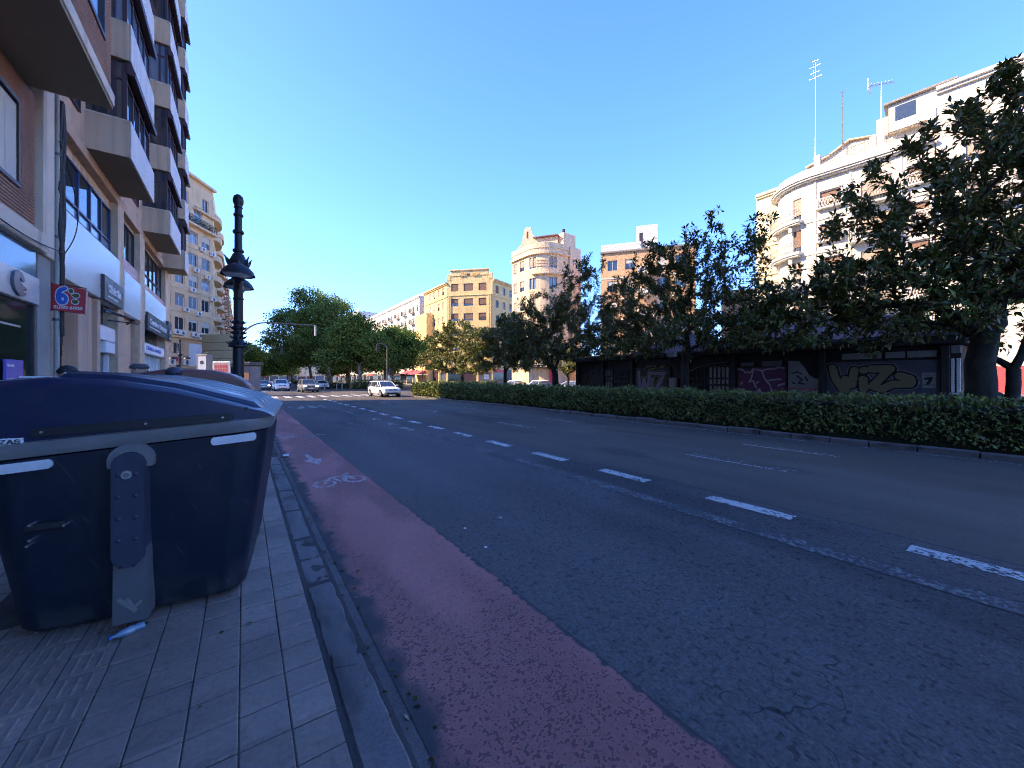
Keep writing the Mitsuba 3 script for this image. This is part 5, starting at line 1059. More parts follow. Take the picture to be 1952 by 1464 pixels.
def plain_block(name, label, fr, L, h, m, cols, floors, zf=4.4, fh=3.15, deep=12, bal=False, win=(1.2, 1.7), **kw):
    k = thing(name, label, 'building'); wins = []
    for q in range(floors):
        for c in range(cols):
            a = (c + .5) * L / cols - win[0] / 2; z = zf + fh * q
            wins.append((a, a + win[0], z, z + win[1], dict(shut=kw.get('shut', 'shutter_tan'), f=float(R0.choice([0, .3, .6, 1.0])), frame=kw.get('frame', 'frame_white'))))
    facade(k, fr, L, 0, h, wins, m)
    o = fr(0, -.3, 0); c = [fr(a, d, 0)[:2] for a, d in ((0, -.26), (L, -.26), (L, -deep), (0, -deep))]
    put(k, 'rear_wall', MB().prism(sg.Polygon(c), 0, h - .02), m)
    n = max(3, int(L / 5))
    for q in range(n):
        sf = put(k, 'shop_front', MB().box(L * q / n + .25, L * (q + 1) / n - .25, .005, .06, .15, 3.1, fr), ('shop_dark', 'sign_slate', 'shop_dark', 'frame_maroon')[q % 4])
        put(sf, 'shop_sign', MB().box(L * q / n + .3, L * (q + 1) / n - .3, .061, .16, 2.75, 3.4, fr), ('sign_dark', 'garage_red', 'olive_board', 'brick_brown', 'sign_slate')[(q * 3 + int(h)) % 5])
    cornice(k, fr, -.05, L + .05, h - .3, m, .35, .3)
    put(k, 'parapet', MB().box(0, L, -.25, -.003, h + .001, h + .7, fr), m)
    if bal:
        for q in range(floors):
            for c in range(0, cols, 2):
                a = (c + .5) * L / cols; b = put(k, 'balcony', MB().box(a - 1.1, a + 1.1, .001, .9, zf + fh * q - .2, zf + fh * q - .05, fr), m); railing(b, fr, a - 1.1, a + 1.1, .02, .9, zf + fh * q - .05, 1.0)
    return k
plain_block('terrace_block', 'pinkish block next beyond the cream corner block on the left', Frame((-3.8, 96.2), t=(0, 1)), 22, 27, 'wall_pink', 7, 7, bal=True)
plain_block('terrace_block', 'tan block second beyond the cream corner block on the left', Frame((-3.9, 118.5), t=(0, 1)), 26, 26, 'wall_peach', 8, 7, bal=True)
plain_block('terrace_block', 'reddish block farthest down the left side of the avenue', Frame((-3.7, 145), t=(0, 1)), 40, 25, 'wall_orange', 12, 6, bal=True)

# --- right side, far to near
k = plain_block('terrace_block', 'long pale terrace block behind the fresh green tree', Frame((39.5, 172), t=(0, -1)), 71, 24.3, 'wall_white', 22, 6, zf=4.6, fh=3.15, bal=True, shut='shutter_grey')
FE = Frame((39.5, 100.7), t=(.95, -.32)); facade(k, FE, 6.5, 0, 24.3, [(2.6, 3.5, 20.2, 21.8, {}), (2.6, 3.5, 17, 18.6, {})], 'wall_white')
put(k, 'roof_room', MB().cbox(41, 45, 102, 108, 24.3, 25.6, .1), 'wall_peach')
plain_block('terrace_block', 'pale block seen tiny at the far end of the right side', Frame((41, 225), t=(0, -1)), 50, 31, 'wall_white', 14, 8)
YB = thing('yellow_corner_block', 'yellow chamfered corner block with brown shuttered windows', 'building')
FY = Frame((38.1, 80.7), (45.6, 73.0)); LY = FY.L
cols = [(1.0, 2.75), (4.0, 6.2), (7.5, 9.3)]
wins = [(a0, a1, zc - .85, zc + .85, dict(frame='frame_dark', shut='shutter_brown', f=(1.0, .55, .7, .8, .5)[(q + i) % 5] if q else .97, cols=2 + (i == 1))) for q, zc in enumerate((22.35, 18.95, 15.6, 12.2, 8.8)) for i, (a0, a1) in enumerate(cols)]
facade(YB, FY, LY, 0, 24.9, wins, 'wall_yellow')
fy = wins
FYL = Frame((38.1, 94.0), t=(0, -1)); facade(YB, FYL, 13.3, 0, 23.6, [(a, a + 1.15, z - .85, z + .85, dict(frame='frame_dark', shut='shutter_tan', f=(1, .8, .95, .5)[(i + q) % 4], cols=1)) for q, z in enumerate((21.9, 18.6, 15.2, 11.9, 8.5)) for i, a in enumerate((3.2, 5.7, 8.2, 10.7))], 'wall_yellow')
FYR = Frame((45.6, 73.0), t=(.927, .375)); facade(YB, FYR, 13.5, 0, 24.0, [(a, a + 1.2, z - .85, z + .85, dict(frame='frame_dark' if i == 0 else 'frame_white', shut='shutter_brown', f=(.9, .0, .1, .6)[(i + q) % 4], cols=2)) for q, z in enumerate((21.9, 18.6, 15.2, 11.9, 8.5)) for i, a in enumerate((1.2, 4.0, 6.8, 9.6))], 'wall_yellow')
block(YB, [(38.4, 94), (38.4, 81.1), (45.7, 73.4), (58, 78.2), (56, 94)], 0, 23.5, 'wall_yellow')
cornice(YB, FYL, 0, 13.4, 23.3, 'wall_yellow', .5, .35); cornice(YB, FYR, 0, 13.5, 23.7, 'wall_yellow', .5, .35)
put(YB, 'parapet', MB().cbox(.9, LY - .9, -.4, .12, 24.9, 26.3, .05, FY), 'wall_yellow'); cornice(YB, FY, .8, LY - .8, 26.1, 'wall_yellow', .35, .25)
for s in (0, LY - .9): put(YB, 'corner_pier', MB().cbox(s, s + .9, -.4, .1, 24.0, 25.4, .05, FY), 'wall_yellow')
for a0 in (2.9, 6.0):
    for q in range(3): put(YB, 'parapet_moulding', MB().cbox(a0, a0 + 1.6, .12, .24, 24.85 + q * .28, 25.0 + q * .28, .02, FY), 'wall_yellow')
put(YB, 'vent', MB().box(4.8, 5.5, .121, .14, 24.95, 25.4, FY), 'frame_dark')
for a in (.35, .75, 9.75, 10.15): put(YB, 'pilaster', MB().cbox(a, a + .22, -.02, .16, 4, 20.4, .03, FY), 'wall_yellow')
for z in (20.45, 7.0): put(YB, 'string_course', MB().cbox(0, LY, -.02, .14, z, z + .18, .03, FY), 'wall_yellow')
put(YB, 'string_course', MB().cbox(0, 13.3, -.02, .16, 20.2, 20.4, .03, FYL), 'wall_yellow'); put(YB, 'string_course', MB().cbox(0, 13.3, -.02, .16, 20.2, 20.4, .03, FYR), 'wall_yellow')
put(YB, 'low_wing', MB().box(36.3, 38.05, 88.4, 96, 0, 17.6), 'wall_yellow')
for fr_, L_ in ((FY, LY), (FYL, 13.3), (FYR, 13.5)):
    for q in range(3):
        sf = put(YB, 'shop_front', MB().box(L_ * q / 3 + .3, L_ * (q + 1) / 3 - .3, .005, .06, .15, 3.2, fr_), ('shop_dark', 'frame_maroon', 'sign_slate')[q]); put(sf, 'shop_sign', MB().box(L_ * q / 3 + .3, L_ * (q + 1) / 3 - .3, .061, .2, 3.0, 3.7, fr_), ('garage_red', 'sign_dark', 'brick_brown')[q])
# --- curved peach block
PB = thing('curved_peach_block', 'tall peach block with rounded corner and stepped gable', 'building')
cx, cy, rad = 42.6, 51.2, 4.0
arc = [(cx - rad * math.cos(t), cy - rad * math.sin(t)) for t in np.linspace(0, math.pi / 2, 10)]
path = [(38.6, 55.4)] + arc + [(44.4, 47.2)]
LV = (20.6, 17.2, 13.9, 10.6, 7.4)
for i in range(len(path) - 1):
    fr = Frame(path[i], path[i + 1]); L = fr.L
    ws = []
    for q, z in enumerate(LV):
        if i == 0: ws += [(.5, 1.6, z - .85, z + .85, dict(shut='shutter_tan', f=.9, frame='frame_dark')), (2.4, 3.6, z - .85, z + .85, dict(shut='shutter_tan', f=.6, frame='frame_dark'))]
        elif i in (2, 3, 7, 8): ws += [(.03, L - .03, z - .9, z + .9, dict(shut='shutter_tan' if q != 1 else None, f=.85, frame='frame_dark', cols=1, glass='glass_pale'))]
    facade(PB, fr, L, 0, 22.9, ws, 'wall_peach')
    if 4 <= i <= 6:
        for q in range(3): put(PB, 'band_moulding', MB().box(0, L, -.01, .12, 19.95 + q * .45, 20.1 + q * .45, fr), 'wall_peach')
ring = sg.LineString(path)
put(PB, 'cornice', MB().prism(ring.buffer(.35, cap_style=2, join_style=1), 21.9, 22.15), 'wall_peach'); put(PB, 'canopy_ledge', MB().prism(sg.LineString(arc[2:]).buffer(.55, cap_style=2), 18.6, 18.75), 'wall_peach')
put(PB, 'parapet', MB().prism(ring.buffer(.10, cap_style=2).simplify(.01), 22.91, 23.75), 'wall_peach')
block(PB, [(38.9, 55.4)] + [(cx - 3.7 * math.cos(t), cy - 3.7 * math.sin(t)) for t in np.linspace(0, math.pi / 2, 8)] + [(44.4, 47.5), (46, 47.6), (46, 55.4)], 0, 22.8, 'wall_peach')
put(PB, 'roof_tower', MB().cbox(43.4, 46.2, 47.35, 54, 22.8, 25.9, .05).cbox(44.5, 47.0, 46.9, 52, 0, 23.6, .05), 'wall_peach')
FG = Frame((39.2, 53.4), (41.6, 50.0))
gb = put(PB, 'gable', MB().prism([(-.9, 23.8), (-.5, 24.3), (-.1, 24.6), (.3, 26.0), (.55, 27.2), (.8, 27.5), (1.6, 27.5), (1.75, 27.0), (1.95, 26.4), (2.5, 25.6), (4.3, 25.2), (4.3, 23.8)], -.5, 0, FG), 'wall_peach'); put(gb, 'slot', MB().box(.95, 1.25, .001, .02, 25.6, 26.8, FG), 'frame_dark')
put(gb, 'roof_slope', MB().box(2.2, 6.5, -4.5, .45, 25.45, 25.6, FG), 'roof_red'); put(gb, 'attic_wall', MB().box(1.9, 6.3, -4, -.05, 23.8, 25.44, FG), 'wall_peach')
put(PB, 'chimney', MB().cbox(44, 44.4, 48, 48.4, 25.9, 26.8, .03), 'plastic_black')
for q, (a0, w, mt) in enumerate(((0, 3.2, 'gloss_white'), (3.6, 1.0, 'pink_panel'), (5.0, 2.6, 'gloss_white'), (8.4, 1.2, 'pink_panel'))):
    p = put(PB, 'shop_panel', MB().box(37.9 + a0 * .72, 37.9 + (a0 + w) * .72, 49.6 - a0 * .62, 49.7 - a0 * .62, .1, 3.4), mt)
put(PB, 'shop_canopy', MB().box(37.6, 44.8, 43.6, 50, 3.45, 3.9), 'gloss_white')
# --- orange block
OB = thing('orange_block', 'orange rendered block with a white roof room, behind the open topped magnolia', 'building')
FO2 = Frame((45.7, 41.3), (53.9, 30.6)); LO = FO2.L
facade(OB, FO2, LO, 0, 21.0, [(a, a + 1.5, z, z + 1.6, dict(shut='curtain', f=.4 * ((i + q) % 3), frame='frame_white')) for q, z in enumerate((18.3, 15.1, 11.9, 8.7, 5.5)) for i, a in enumerate((1.0, 3.6, 8.2, 10.8))], 'wall_orange')
for q, z in enumerate((17.3, 14.1, 10.9, 7.7)): put(OB, 'balcony', MB().cbox(5.4, 7.8, -.02, .9, z, z + 1.1, .03, FO2), 'white_trim'); put(OB, 'string_course', MB().cbox(0, LO, -.02, .06, z - .3, z - .12, .02, FO2), 'white_trim')
block(OB, [tuple(FO2(a, d, 0)[:2]) for a, d in ((0, -.26), (LO, -.26), (LO, -11), (0, -11))], 0, 20.9, 'wall_orange')
put(OB, 'roof_edge', MB().cbox(-.1, LO + .1, -.6, .25, 21.0, 21.3, .04, FO2), 'shutter_grey'); put(OB, 'parapet', MB().cbox(.1, 6.0, -1.2, .02, 21.31, 22.4, .04, FO2), 'white_trim')
rr = put(OB, 'roof_room', MB().cbox(5.3, 8.4, -4.2, -.6, 21.3, 25.0, .05, FO2), 'white_trim'); put(rr, 'door', MB().box(5.7, 6.2, -.6, -.57, 22.2, 23.9, FO2), 'frame_dark')
plain_block('low_block', 'low grey building in the gap beside the white block', Frame((62, 31), (65.5, 20)), 11, 14.6, 'concrete', 4, 3, deep=8)
# --- white block on the right
WB = thing('white_block', 'ornate white apartment block with rounded corner and iron balconies, behind the great magnolia', 'building')
FW = Frame((43.6, 13.4), (44.5, 5.8)); LW = FW.L; wx, wy = 47.1, 13.85
arc = [(wx - 3.5 * math.cos(t) , wy + 3.5 * math.sin(t)) for t in np.linspace(math.pi / 2, -.12, 8)]
arc[-1] = (43.6, 13.4)
SH = dict(frame='frame_dark', cols=1)
LVL = (17.4, 14.35, 11.3, 8.25, 5.2)
for i in range(len(arc) - 1):
    fr = Frame(arc[i], arc[i + 1]); L = fr.L
    facade(WB, fr, L, 0, 20.4, [(.06, L - .06, z - .6, z + 1.5, dict(SH, shut='shutter_brown' if q % 2 else 'shutter_tan', f=.75)) for q, z in enumerate(LVL)] if i in (1, 5) else [], 'wall_white')
cols = [(.55, 2.0, 0), (3.35, 5.3, 1), (6.2, 7.4, 0)]
wins = [(a0, a1, z - (.75 if b else .0), z + 1.35, dict(SH, shut='shutter_brown' if not b else 'shutter_tan', f=1.0 if not b else .7, cols=1 + b)) for q, z in enumerate(LVL) for a0, a1, b in cols]
facade(WB, FW, LW, 0, 20.4, wins, 'wall_white')
block(WB, [(wx - 3.2 * math.cos(t), wy + 3.2 * math.sin(t)) for t in np.linspace(math.pi / 2, 0, 8)] + [(44.0, 13.2), (44.9, 5.8), (60, 5.8), (60, 17.0)], 0, 20.35, 'wall_white')
edge = sg.LineString(arc + [(44.5, 5.8)])
for o, z, h in ((.32, 20.05, .12), (.48, 20.17, .16), (.60, 20.33, .14)): put(WB, 'cornice', MB().prism(edge.buffer(o, cap_style=2), z, z + h), 'white_trim')
for z in (16.25, 13.2, 10.15, 7.1): put(WB, 'string_course', MB().prism(edge.buffer(.09, cap_style=2), z, z + .14), 'white_trim')
for a in (.12, 2.6, 5.75): put(WB, 'pilaster', MB().cbox(a, a + .14, -.01, .08, 4.5, 20.0, .02, FW), 'white_trim')
class FP:                                                     # plan frame: prisms standing on a plan polygon
    def __init__(s, f): s.f = f
    def __call__(s, a, d, z): return s.f(a, z, d)
for q, z in enumerate(LVL):
    for a0, a1, b in cols:
        if not b:      # lattice balustrade and carved head
            p = put(WB, 'balustrade', MB().cbox(a0 - .25, a1 + .25, .0, .42, z - .28, z - .12, .03, FW).cbox(a0 - .2, a1 + .2, .30, .42, z + .58, z + .70, .02, FW), 'white_trim')
            m = MB()
            for s in range(8):
                x0 = a0 - .15 + (a1 - a0 + .3) * s / 8; x1 = a0 - .15 + (a1 - a0 + .3) * (s + 1) / 8
                m.tube([FW(x0, .36, z - .12), FW(x1, .36, z + .58)], .03, 4).tube([FW(x1, .36, z - .12), FW(x0, .36, z + .58)], .03, 4)
            put(p, 'lattice', m, 'white_trim'); put(p, 'end_pier', MB().box(a0 - .24, a0 - .1, .02, .40, z - .12, z + .58, FW), 'white_trim'); put(p, 'end_pier', MB().box(a1 + .1, a1 + .24, .02, .40, z - .12, z + .58, FW), 'white_trim')
            put(WB, 'window_head', MB().cbox(a0 - .15, a1 + .15, -.01, .12, z + 1.42, z + 1.62, .02, FW), 'white_trim')
            for s in (a0 - .13, a1 + .03): put(WB, 'window_jamb', MB().cbox(s, s + .10, -.01, .08, z + .0, z + 1.41, .01, FW), 'white_trim')
        else:
            p = put(WB, 'balcony', MB().cbox(a0 - .75, a1 + .55, -.02, .85, z - .98, z - .8, .03, FW), 'white_trim'); railing(p, FW, a0 - .7, a1 + .5, .0, .82, z - .8, .95, 'iron_grey', .17)
    # curved balcony round the corner
    sec = sg.Polygon([(wx - r * math.cos(t), wy + r * math.sin(t)) for r, ts in ((3.5, np.linspace(.1, 1.1, 9)), (4.25, np.linspace(1.1, .1, 9))) for t in ts])
    p = put(WB, 'balcony', MB().prism(sec, z - .95, z - .7).prism(sec.buffer(-.12), z - 1.1, z - .95), 'white_trim'); m = MB()
    T_ = np.linspace(.1, 1.1, 22)
    for t in T_: m.box(wx - 4.2 * math.cos(t) - .012, wx - 4.2 * math.cos(t) + .012, wy + 4.2 * math.sin(t) - .012, wy + 4.2 * math.sin(t) + .012, z - .7, z + .2)
    for zz in (z - .55, z + .0, z + .22): m.tube([(wx - 4.2 * math.cos(t), wy + 4.2 * math.sin(t), zz) for t in T_], .02, 4)
    put(p, 'railing', m, 'iron_grey'); 
    for t in (.35, .95): put(p, 'corbel', MB().cbox(wx - 3.8 * math.cos(t) - .15, wx - 3.8 * math.cos(t) + .15, wy + 3.8 * math.sin(t) - .15, wy + 3.8 * math.sin(t) + .15, z - 1.7, z - 1.1, .05), 'white_trim')
aircon(FW, 5.05, .0, 14.35, 'cream air conditioner on the white block beside a wide balcony', None, 1.15)
# attic
put(WB, 'parapet', MB().prism(edge.buffer(.12, cap_style=2), 20.47, 21.3), 'wall_white')
for a in (.1, 3.9, 4.4, 7.3): put(WB, 'parapet_pier', MB().cbox(a, a + .45, -.3, .14, 21.0, 22.3 if a < 4 else 22.9, .03, FW), 'wall_white')
railing(WB, FW, .6, 3.8, -.1, .05, 21.3, .7, 'iron_grey', .2); railing(WB, FW, 4.95, 7.2, -.1, .05, 21.3, .8, 'iron_grey', .2)
put(WB, 'attic_wall', MB().prism([(-.6, 20.4), (LW + .3, 20.4), (LW + .3, 22.6), (4.2, 22.9), (2.4, 23.3), (.9, 22.5), (-.6, 22.1)], -6.0, -1.6, FW), 'wall_white'); put(WB, 'attic_roof', MB().prism([(-.8, 22.12), (.9, 22.52), (2.4, 23.33), (4.2, 22.93), (4.2, 23.0), (2.4, 23.45), (.9, 22.64), (-.8, 22.22)], -6.1, -1.3, FW), 'wall_peach')
pent = put(WB, 'roof_room', MB().cbox(5.0, 8.6, -6.5, -1.0, 22.6, 24.9, .03, FW), 'wall_white'); put(pent, 'roof_slab', MB().cbox(4.7, 8.9, -6.8, -.7, 24.9, 25.1, .03, FW), 'shutter_grey'); put(pent, 'window', MB().box(5.4, 6.6, -.999, -.97, 23.4, 24.6, FW), 'glass'); put(pent, 'side_room', MB().cbox(4.2, 4.95, -4, -1.3, 22.6, 24.2, .03, FW), 'wall_white')
put(WB, 'garage_door', MB().box(10.4, 12.4, .02, .08, .1, 2.5, Frame((43.4, 13.4), t=(0.11, -1))), 'garage_red')
# antennas stand on the white block
def antenna(label, x, y, z0, z1, kind):
    k = thing('roof_antenna', label, 'antenna'); put(k, 'mast', MB().tube([(x, y, z0), (x + .05, y, z1)], [.045, .03], 6), 'steel' if kind != 'thin' else 'iron_grey')
    if kind == 'tall':
        for z, l in ((z1 - .1, .5), (z1 - .6, .9), (z1 - 1.2, .8), (z1 - 1.7, 1.0)): put(k, 'element', MB().tube([(x, y - l / 2, z), (x, y + l / 2, z + .1)], .02, 5).tube([(x - l / 2, y, z), (x + l / 2, y, z)], .02, 5), 'steel')
        put(k, 'guy_wire', MB().tube([(x, y, z0 + 2.5), (x - .2, y - .8, z0 + 1.6), (x - .2, y - 1.2, z0)], .012, 4), 'steel')
    elif kind == 'thin': put(k, 'element', MB().tube([(x, y - .45, z1 + .1), (x, y, z1), (x, y + .45, z1 + .1)], .018, 5), 'iron_grey')
    else:
        put(k, 'boom', MB().tube([(x, y - .8, z1 - .5), (x, y + .8, z1 + .1)], .03, 6), 'steel')
        for t in np.linspace(0, 1, 8): put(k, 'element', MB().tube([(x - .4, y - .8 + 1.6 * t, z1 - .5 + .6 * t), (x + .4, y - .8 + 1.6 * t, z1 - .5 + .6 * t)], .02, 5), 'steel')
        put(k, 'reflector', MB().box(x - .45, x + .45, y + .75, y + .8, z1 - .4, z1 + .6), 'plastic_white')
antenna('tallest roof antenna, a thin pale mast at the left of the white block roof', 44.9, 13.6, 22.0, 32.1, 'tall')
antenna('thin dark roof antenna between the tall mast and the grid antenna', 45.0, 11.6, 22.6, 27.9, 'thin')
antenna('roof antenna with a white grid head on a short thick mast', 45.6, 9.1, 24, 27.5, 'grid')
CB = thing('cream_side_block', 'narrow cream block edge left of the white block', 'building')
FCB = Frame((46.2, 19.3), t=(0, -1)); facade(CB, FCB, 2.4, 0, 21.6, [], 'wall_pale'); FCS = Frame((60, 19.3), (46.2, 19.3))
facade(CB, FCS, 13.8, 0, 21.6, [(a, a + 1.2, z, z + 1.6, dict(frame='frame_dark', shut='shutter_tan', f=.5)) for z in (5, 8.1, 11.2, 14.3, 17.4) for a in (4, 8, 11.6)], 'wall_white')
put(CB, 'rear_wall', MB().box(46.5, 60, 17.0, 19.0, 0, 21.5), 'wall_cream')
for z in (9.6, 12.7, 15.8): put(CB, 'string_course', MB().cbox(0, 2.4, -.02, .12, z, z + .16, .03, FCB), 'wall_pale')
cornice(CB, FCB, 0, 2.4, 21.4, 'wall_pale', .35, .3)
TB = thing('tall_white_block', 'tall plain white block at the right edge behind the great magnolia', 'building')
FT = Frame((44.5, 5.7), (48.0, -24)); facade(TB, FT, FT.L, 0, 24.3, [(a, a + 1.4, z, z + 1.6, dict(frame='frame_dark', shut='shutter_tan', f=.8)) for z in (5.2, 8.4, 11.6, 14.8, 18.0) for a in (1.5, 5.2, 9, 13, 17, 21, 25)], 'wall_white')
put(TB, 'rear_wall', MB().prism(sg.Polygon([(44.8, 5.7), (48.3, -24), (62, -24), (62, 5.7)]), 0, 24.2), 'wall_white'); cornice(TB, FT, -.02, FT.L, 24.0, 'white_trim', .4, .3)
for q, z in enumerate((8.2, 11.4, 14.6)):
    for a in (1.2, 8.7): b = put(TB, 'balcony', MB().cbox(a, a + 2.4, -.02, .9, z - .2, z - .03, .03, FT), 'white_trim'); railing(b, FT, a, a + 2.4, .0, .88, z - .03, .95, 'iron_grey', .18)
plain_block('terrace_block', 'pale block closing the far end of the avenue behind the trees', Frame((-6, 290), (46, 262)), 59, 17, 'wall_cream', 16, 4)
# shop fronts and awnings under the far trees
for i, (x, y, w, h, mt, lb) in enumerate(((39.3, 96, 8, 3.2, 'sign_dark', 'dark shop front under the pale terrace block'), (39.3, 112, 9, 3.0, 'frame_maroon', 'maroon shop front farther along the pale terrace block'))):
    s = thing('shop_awning', lb, 'awning'); put(s, 'valance', MB().box(x - 1.4, x, y, y + w, h - .5, h), mt); put(s, 'canvas', MB().prism([(0, h), (1.4, h - .05), (0, h + .8)], 0, w, Frame((x, y + w), t=(-1, 0))), 'garage_red' if i == 0 else mt)
ra = thing('red_awning', 'long red awning at the foot of the yellow block', 'awning')
put(ra, 'canvas', MB().prism([(0, 3.0), (2.2, 2.7), (0, 3.7)], 0, 7, Frame((36.0, 88), t=(-1, 0))), 'garage_red'); put(ra, 'bar', MB().box(33.78, 33.85, 81, 88, 2.6, 2.68), 'plastic_white')
# ------------------------------------------------------------------ lamp posts, signals, street things
def lamp_post(label, x, y, s=1.0, arms_along=(0, 1), group=None):
    k = thing('lamp_post', label, 'street lamp', group); c = (x, y, 0)
    def pf(l): return [(r * s, z * s) for r, z in l]
    put(k, 'post', MB().lathe(pf([(.24, 0), (.25, .12), (.22, .16), (.20, .5), (.17, .56), (.135, .62), (.128, 1.0), (.122, 2.42), (.118, 2.55), (.108, 2.75), (.104, 4.15), (.10, 4.6), (.086, 5.0), (.080, 5.95), (.078, 6.05)]), c, 20), 'iron', smooth=40)
    for z, r, h in ((2.48, .18, .05), (2.92, .135, .045), (3.06, .125, .035), (3.68, .12, .03), (4.93, .125, .04), (5.42, .125, .04), (5.86, .11, .035)):
        put(k, 'ring', MB().lathe(pf([(.06, z - h), (r * .9, z - h), (r, z - h * .4), (r, z + h * .4), (r * .85, z + h), (.06, z + h)]), c, 18), 'iron', smooth=40)
    put(k, 'flared_collar', MB().lathe(pf([(.11, 2.62), (.14, 2.58), (.19, 2.50), (.225, 2.46), (.225, 2.43), (.12, 2.40)]), c, 18), 'iron', smooth=40)
    for row in range(5):
        for q in range(8):
            g = q * math.pi / 4 + row * .39; z = (2.50, 2.66, 2.78, 2.90, 3.05)[row] * s; r0 = (.19, .12, .12, .12, .11)[row] * s
            d = np.array([math.cos(g), math.sin(g), 0]); o = np.array([x, y, z]) + d * r0 * .9
            put(k, 'spike', MB().tube([o, o + d * .06 * s + [0, 0, .02 * s], o + d * .085 * s + [0, 0, .06 * s]], [.028 * s, .018 * s, .004], 6), 'iron', smooth=50)
    put(k, 'finial', MB().lathe(pf([(.0, 6.04), (.10, 6.05), (.085, 6.10), (.115, 6.18), (.12, 6.26), (.10, 6.34), (.05, 6.39), (.0, 6.40)]), c, 16), 'iron', smooth=60)
    put(k, 'crown', MB().lathe(pf([(.12, 4.46), (.18, 4.48), (.235, 4.56), (.235, 4.62), (.17, 4.72), (.12, 4.84)]), c, 16), 'iron', smooth=40)
    for q in range(6):
        g = q * math.pi / 3 + .3; d = np.array([math.cos(g), math.sin(g), 0]); o = np.array([x, y, 0])
        put(k, 'crown_leaf', MB().tube([o + d * .20 * s + [0, 0, 4.56 * s], o + d * .25 * s + [0, 0, 4.64 * s], o + d * .275 * s + [0, 0, 4.71 * s], o + d * .32 * s + [0, 0, 4.78 * s]], [.05 * s, .036 * s, .02 * s, .006], 7), 'iron', smooth=50)
    D = np.array([arms_along[0], arms_along[1], 0.0])
    for sg_ in (-1, 1):
        o = np.array([x, y, 0]); p = o + D * sg_ * .80 * s
        a = put(k, 'arm', MB().tube([o + D * sg_ * .1 * s + [0, 0, 3.95 * s], o + D * sg_ * .35 * s + [0, 0, 4.28 * s], o + D * sg_ * .62 * s + [0, 0, 4.50 * s], p + [0, 0, 4.48 * s], p + [0, 0, 4.33 * s]], .032 * s, 8), 'iron', smooth=60)
        put(a, 'lamp_shade', MB().lathe(pf([(.03, 4.42), (.10, 4.40), (.22, 4.33), (.32, 4.22), (.36, 4.12), (.345, 4.12), (.30, 4.21), (.0, 4.30)]), (p[0], p[1], 0), 22), 'iron', smooth=50)
        put(a, 'lamp_glass', MB().lathe(pf([(.31, 4.15), (.24, 4.09), (.12, 4.05), (.0, 4.04)]), (p[0], p[1], 0), 18), 'plastic_white', smooth=60)
        put(a, 'lamp_stem', MB().lathe(pf([(.0, 3.9), (.05, 3.92), (.07, 3.98), (.14, 4.02), (.12, 4.06), (.0, 4.06)]), (p[0], p[1], 0), 14), 'iron', smooth=60)
    return k
lamp_post('tall ornate black iron lamp post with crown and two round shades, nearest the camera', -.12, 12.3)
lamp_post('smaller twin armed black lamp post before the cream corner block', -5.2, 50.0, 0.86, (.86, -.5))
FN = Frame((0, 0), t=(1, 0)); FN.n = np.array([0, -1.0, 0])      # faces the camera side: outward = -y
def emit(name, col, p): 
    scene[name] = {'type': 'area', 'radiance': rgb([c * p for c in col])}
def glow(parent, name, mesh, col, p):
    key = put(parent, name, mesh, 'plastic_white'); scene[key]['emitter'] = {'type': 'area', 'radiance': rgb([c * p for c in col])}; return key
def signal_head(k, x, y, z, on='green', s=1.0):
    h = put(k, 'signal_head', MB().cbox(x - .15 * s, x + .15 * s, y - .12, y + .12, z - .45 * s, z + .45 * s, .03), 'plastic_black')
    for q, n in enumerate(('red', 'amber', 'green')):
        zz = z + (.28 - .28 * q) * s; m = MB().tube([(x, y - .135, zz), (x, y - .121, zz)], .095 * s, 14)
        if n == on: glow(h, 'lit_lamp', m, (.04, 1.0, .42), 2.6)
        else: put(h, 'lamp', m, 'sign_dark')
        put(h, 'visor', MB().tube([(x + .11 * s * math.cos(a), y - .19, zz + .11 * s * math.sin(a)) for a in np.linspace(0, math.pi, 9)], .014, 5), 'plastic_black')
def mast(label, x, y, top, bend, arm, head=True, r=.085, lx=1):
    k = thing('signal_mast', label, 'traffic light')
    pts = [(x, y, 0), (x, y, top - bend)] + [(x + lx * bend * (1 - math.cos(a)), y, top - bend + bend * math.sin(a)) for a in np.linspace(.2, math.pi / 2, 7)] + [(x + lx * (bend + arm), y - .02, top + .05)]
    put(k, 'mast', MB().tube(pts, [r] * 2 + list(np.linspace(r, r * .6, len(pts) - 2)), 10), 'iron_grey', smooth=60)
    put(k, 'base', MB().lathe([(.0, .42), (.15, .4), (.2, 0)], (x, y, 0), 10), 'iron_grey'); return k
k = mast('long grey curved signal mast reaching over the bus lane from behind the lamp post', -.35, 43.0, 6.9, 2.2, 4.0)
put(k, 'signal_plate', MB().cbox(5.78, 5.95, 42.9, 43.05, 5.9, 6.95, .02), 'plastic_white')
k = mast('second thinner curved mast farther down the left kerb', -.2, 62, 5.9, 2.0, 2.6, r=.06)
signal_head(k, 4.3, 62, 5.4, None)
k = mast('dark curved signal mast on the median beyond the crossing', 15.3, 50.4, 6.1, .7, .5, lx=-1)
signal_head(k, 14.1, 50.4, 5.6, None); signal_head(k, 15.65, 50.3, 2.6, None)
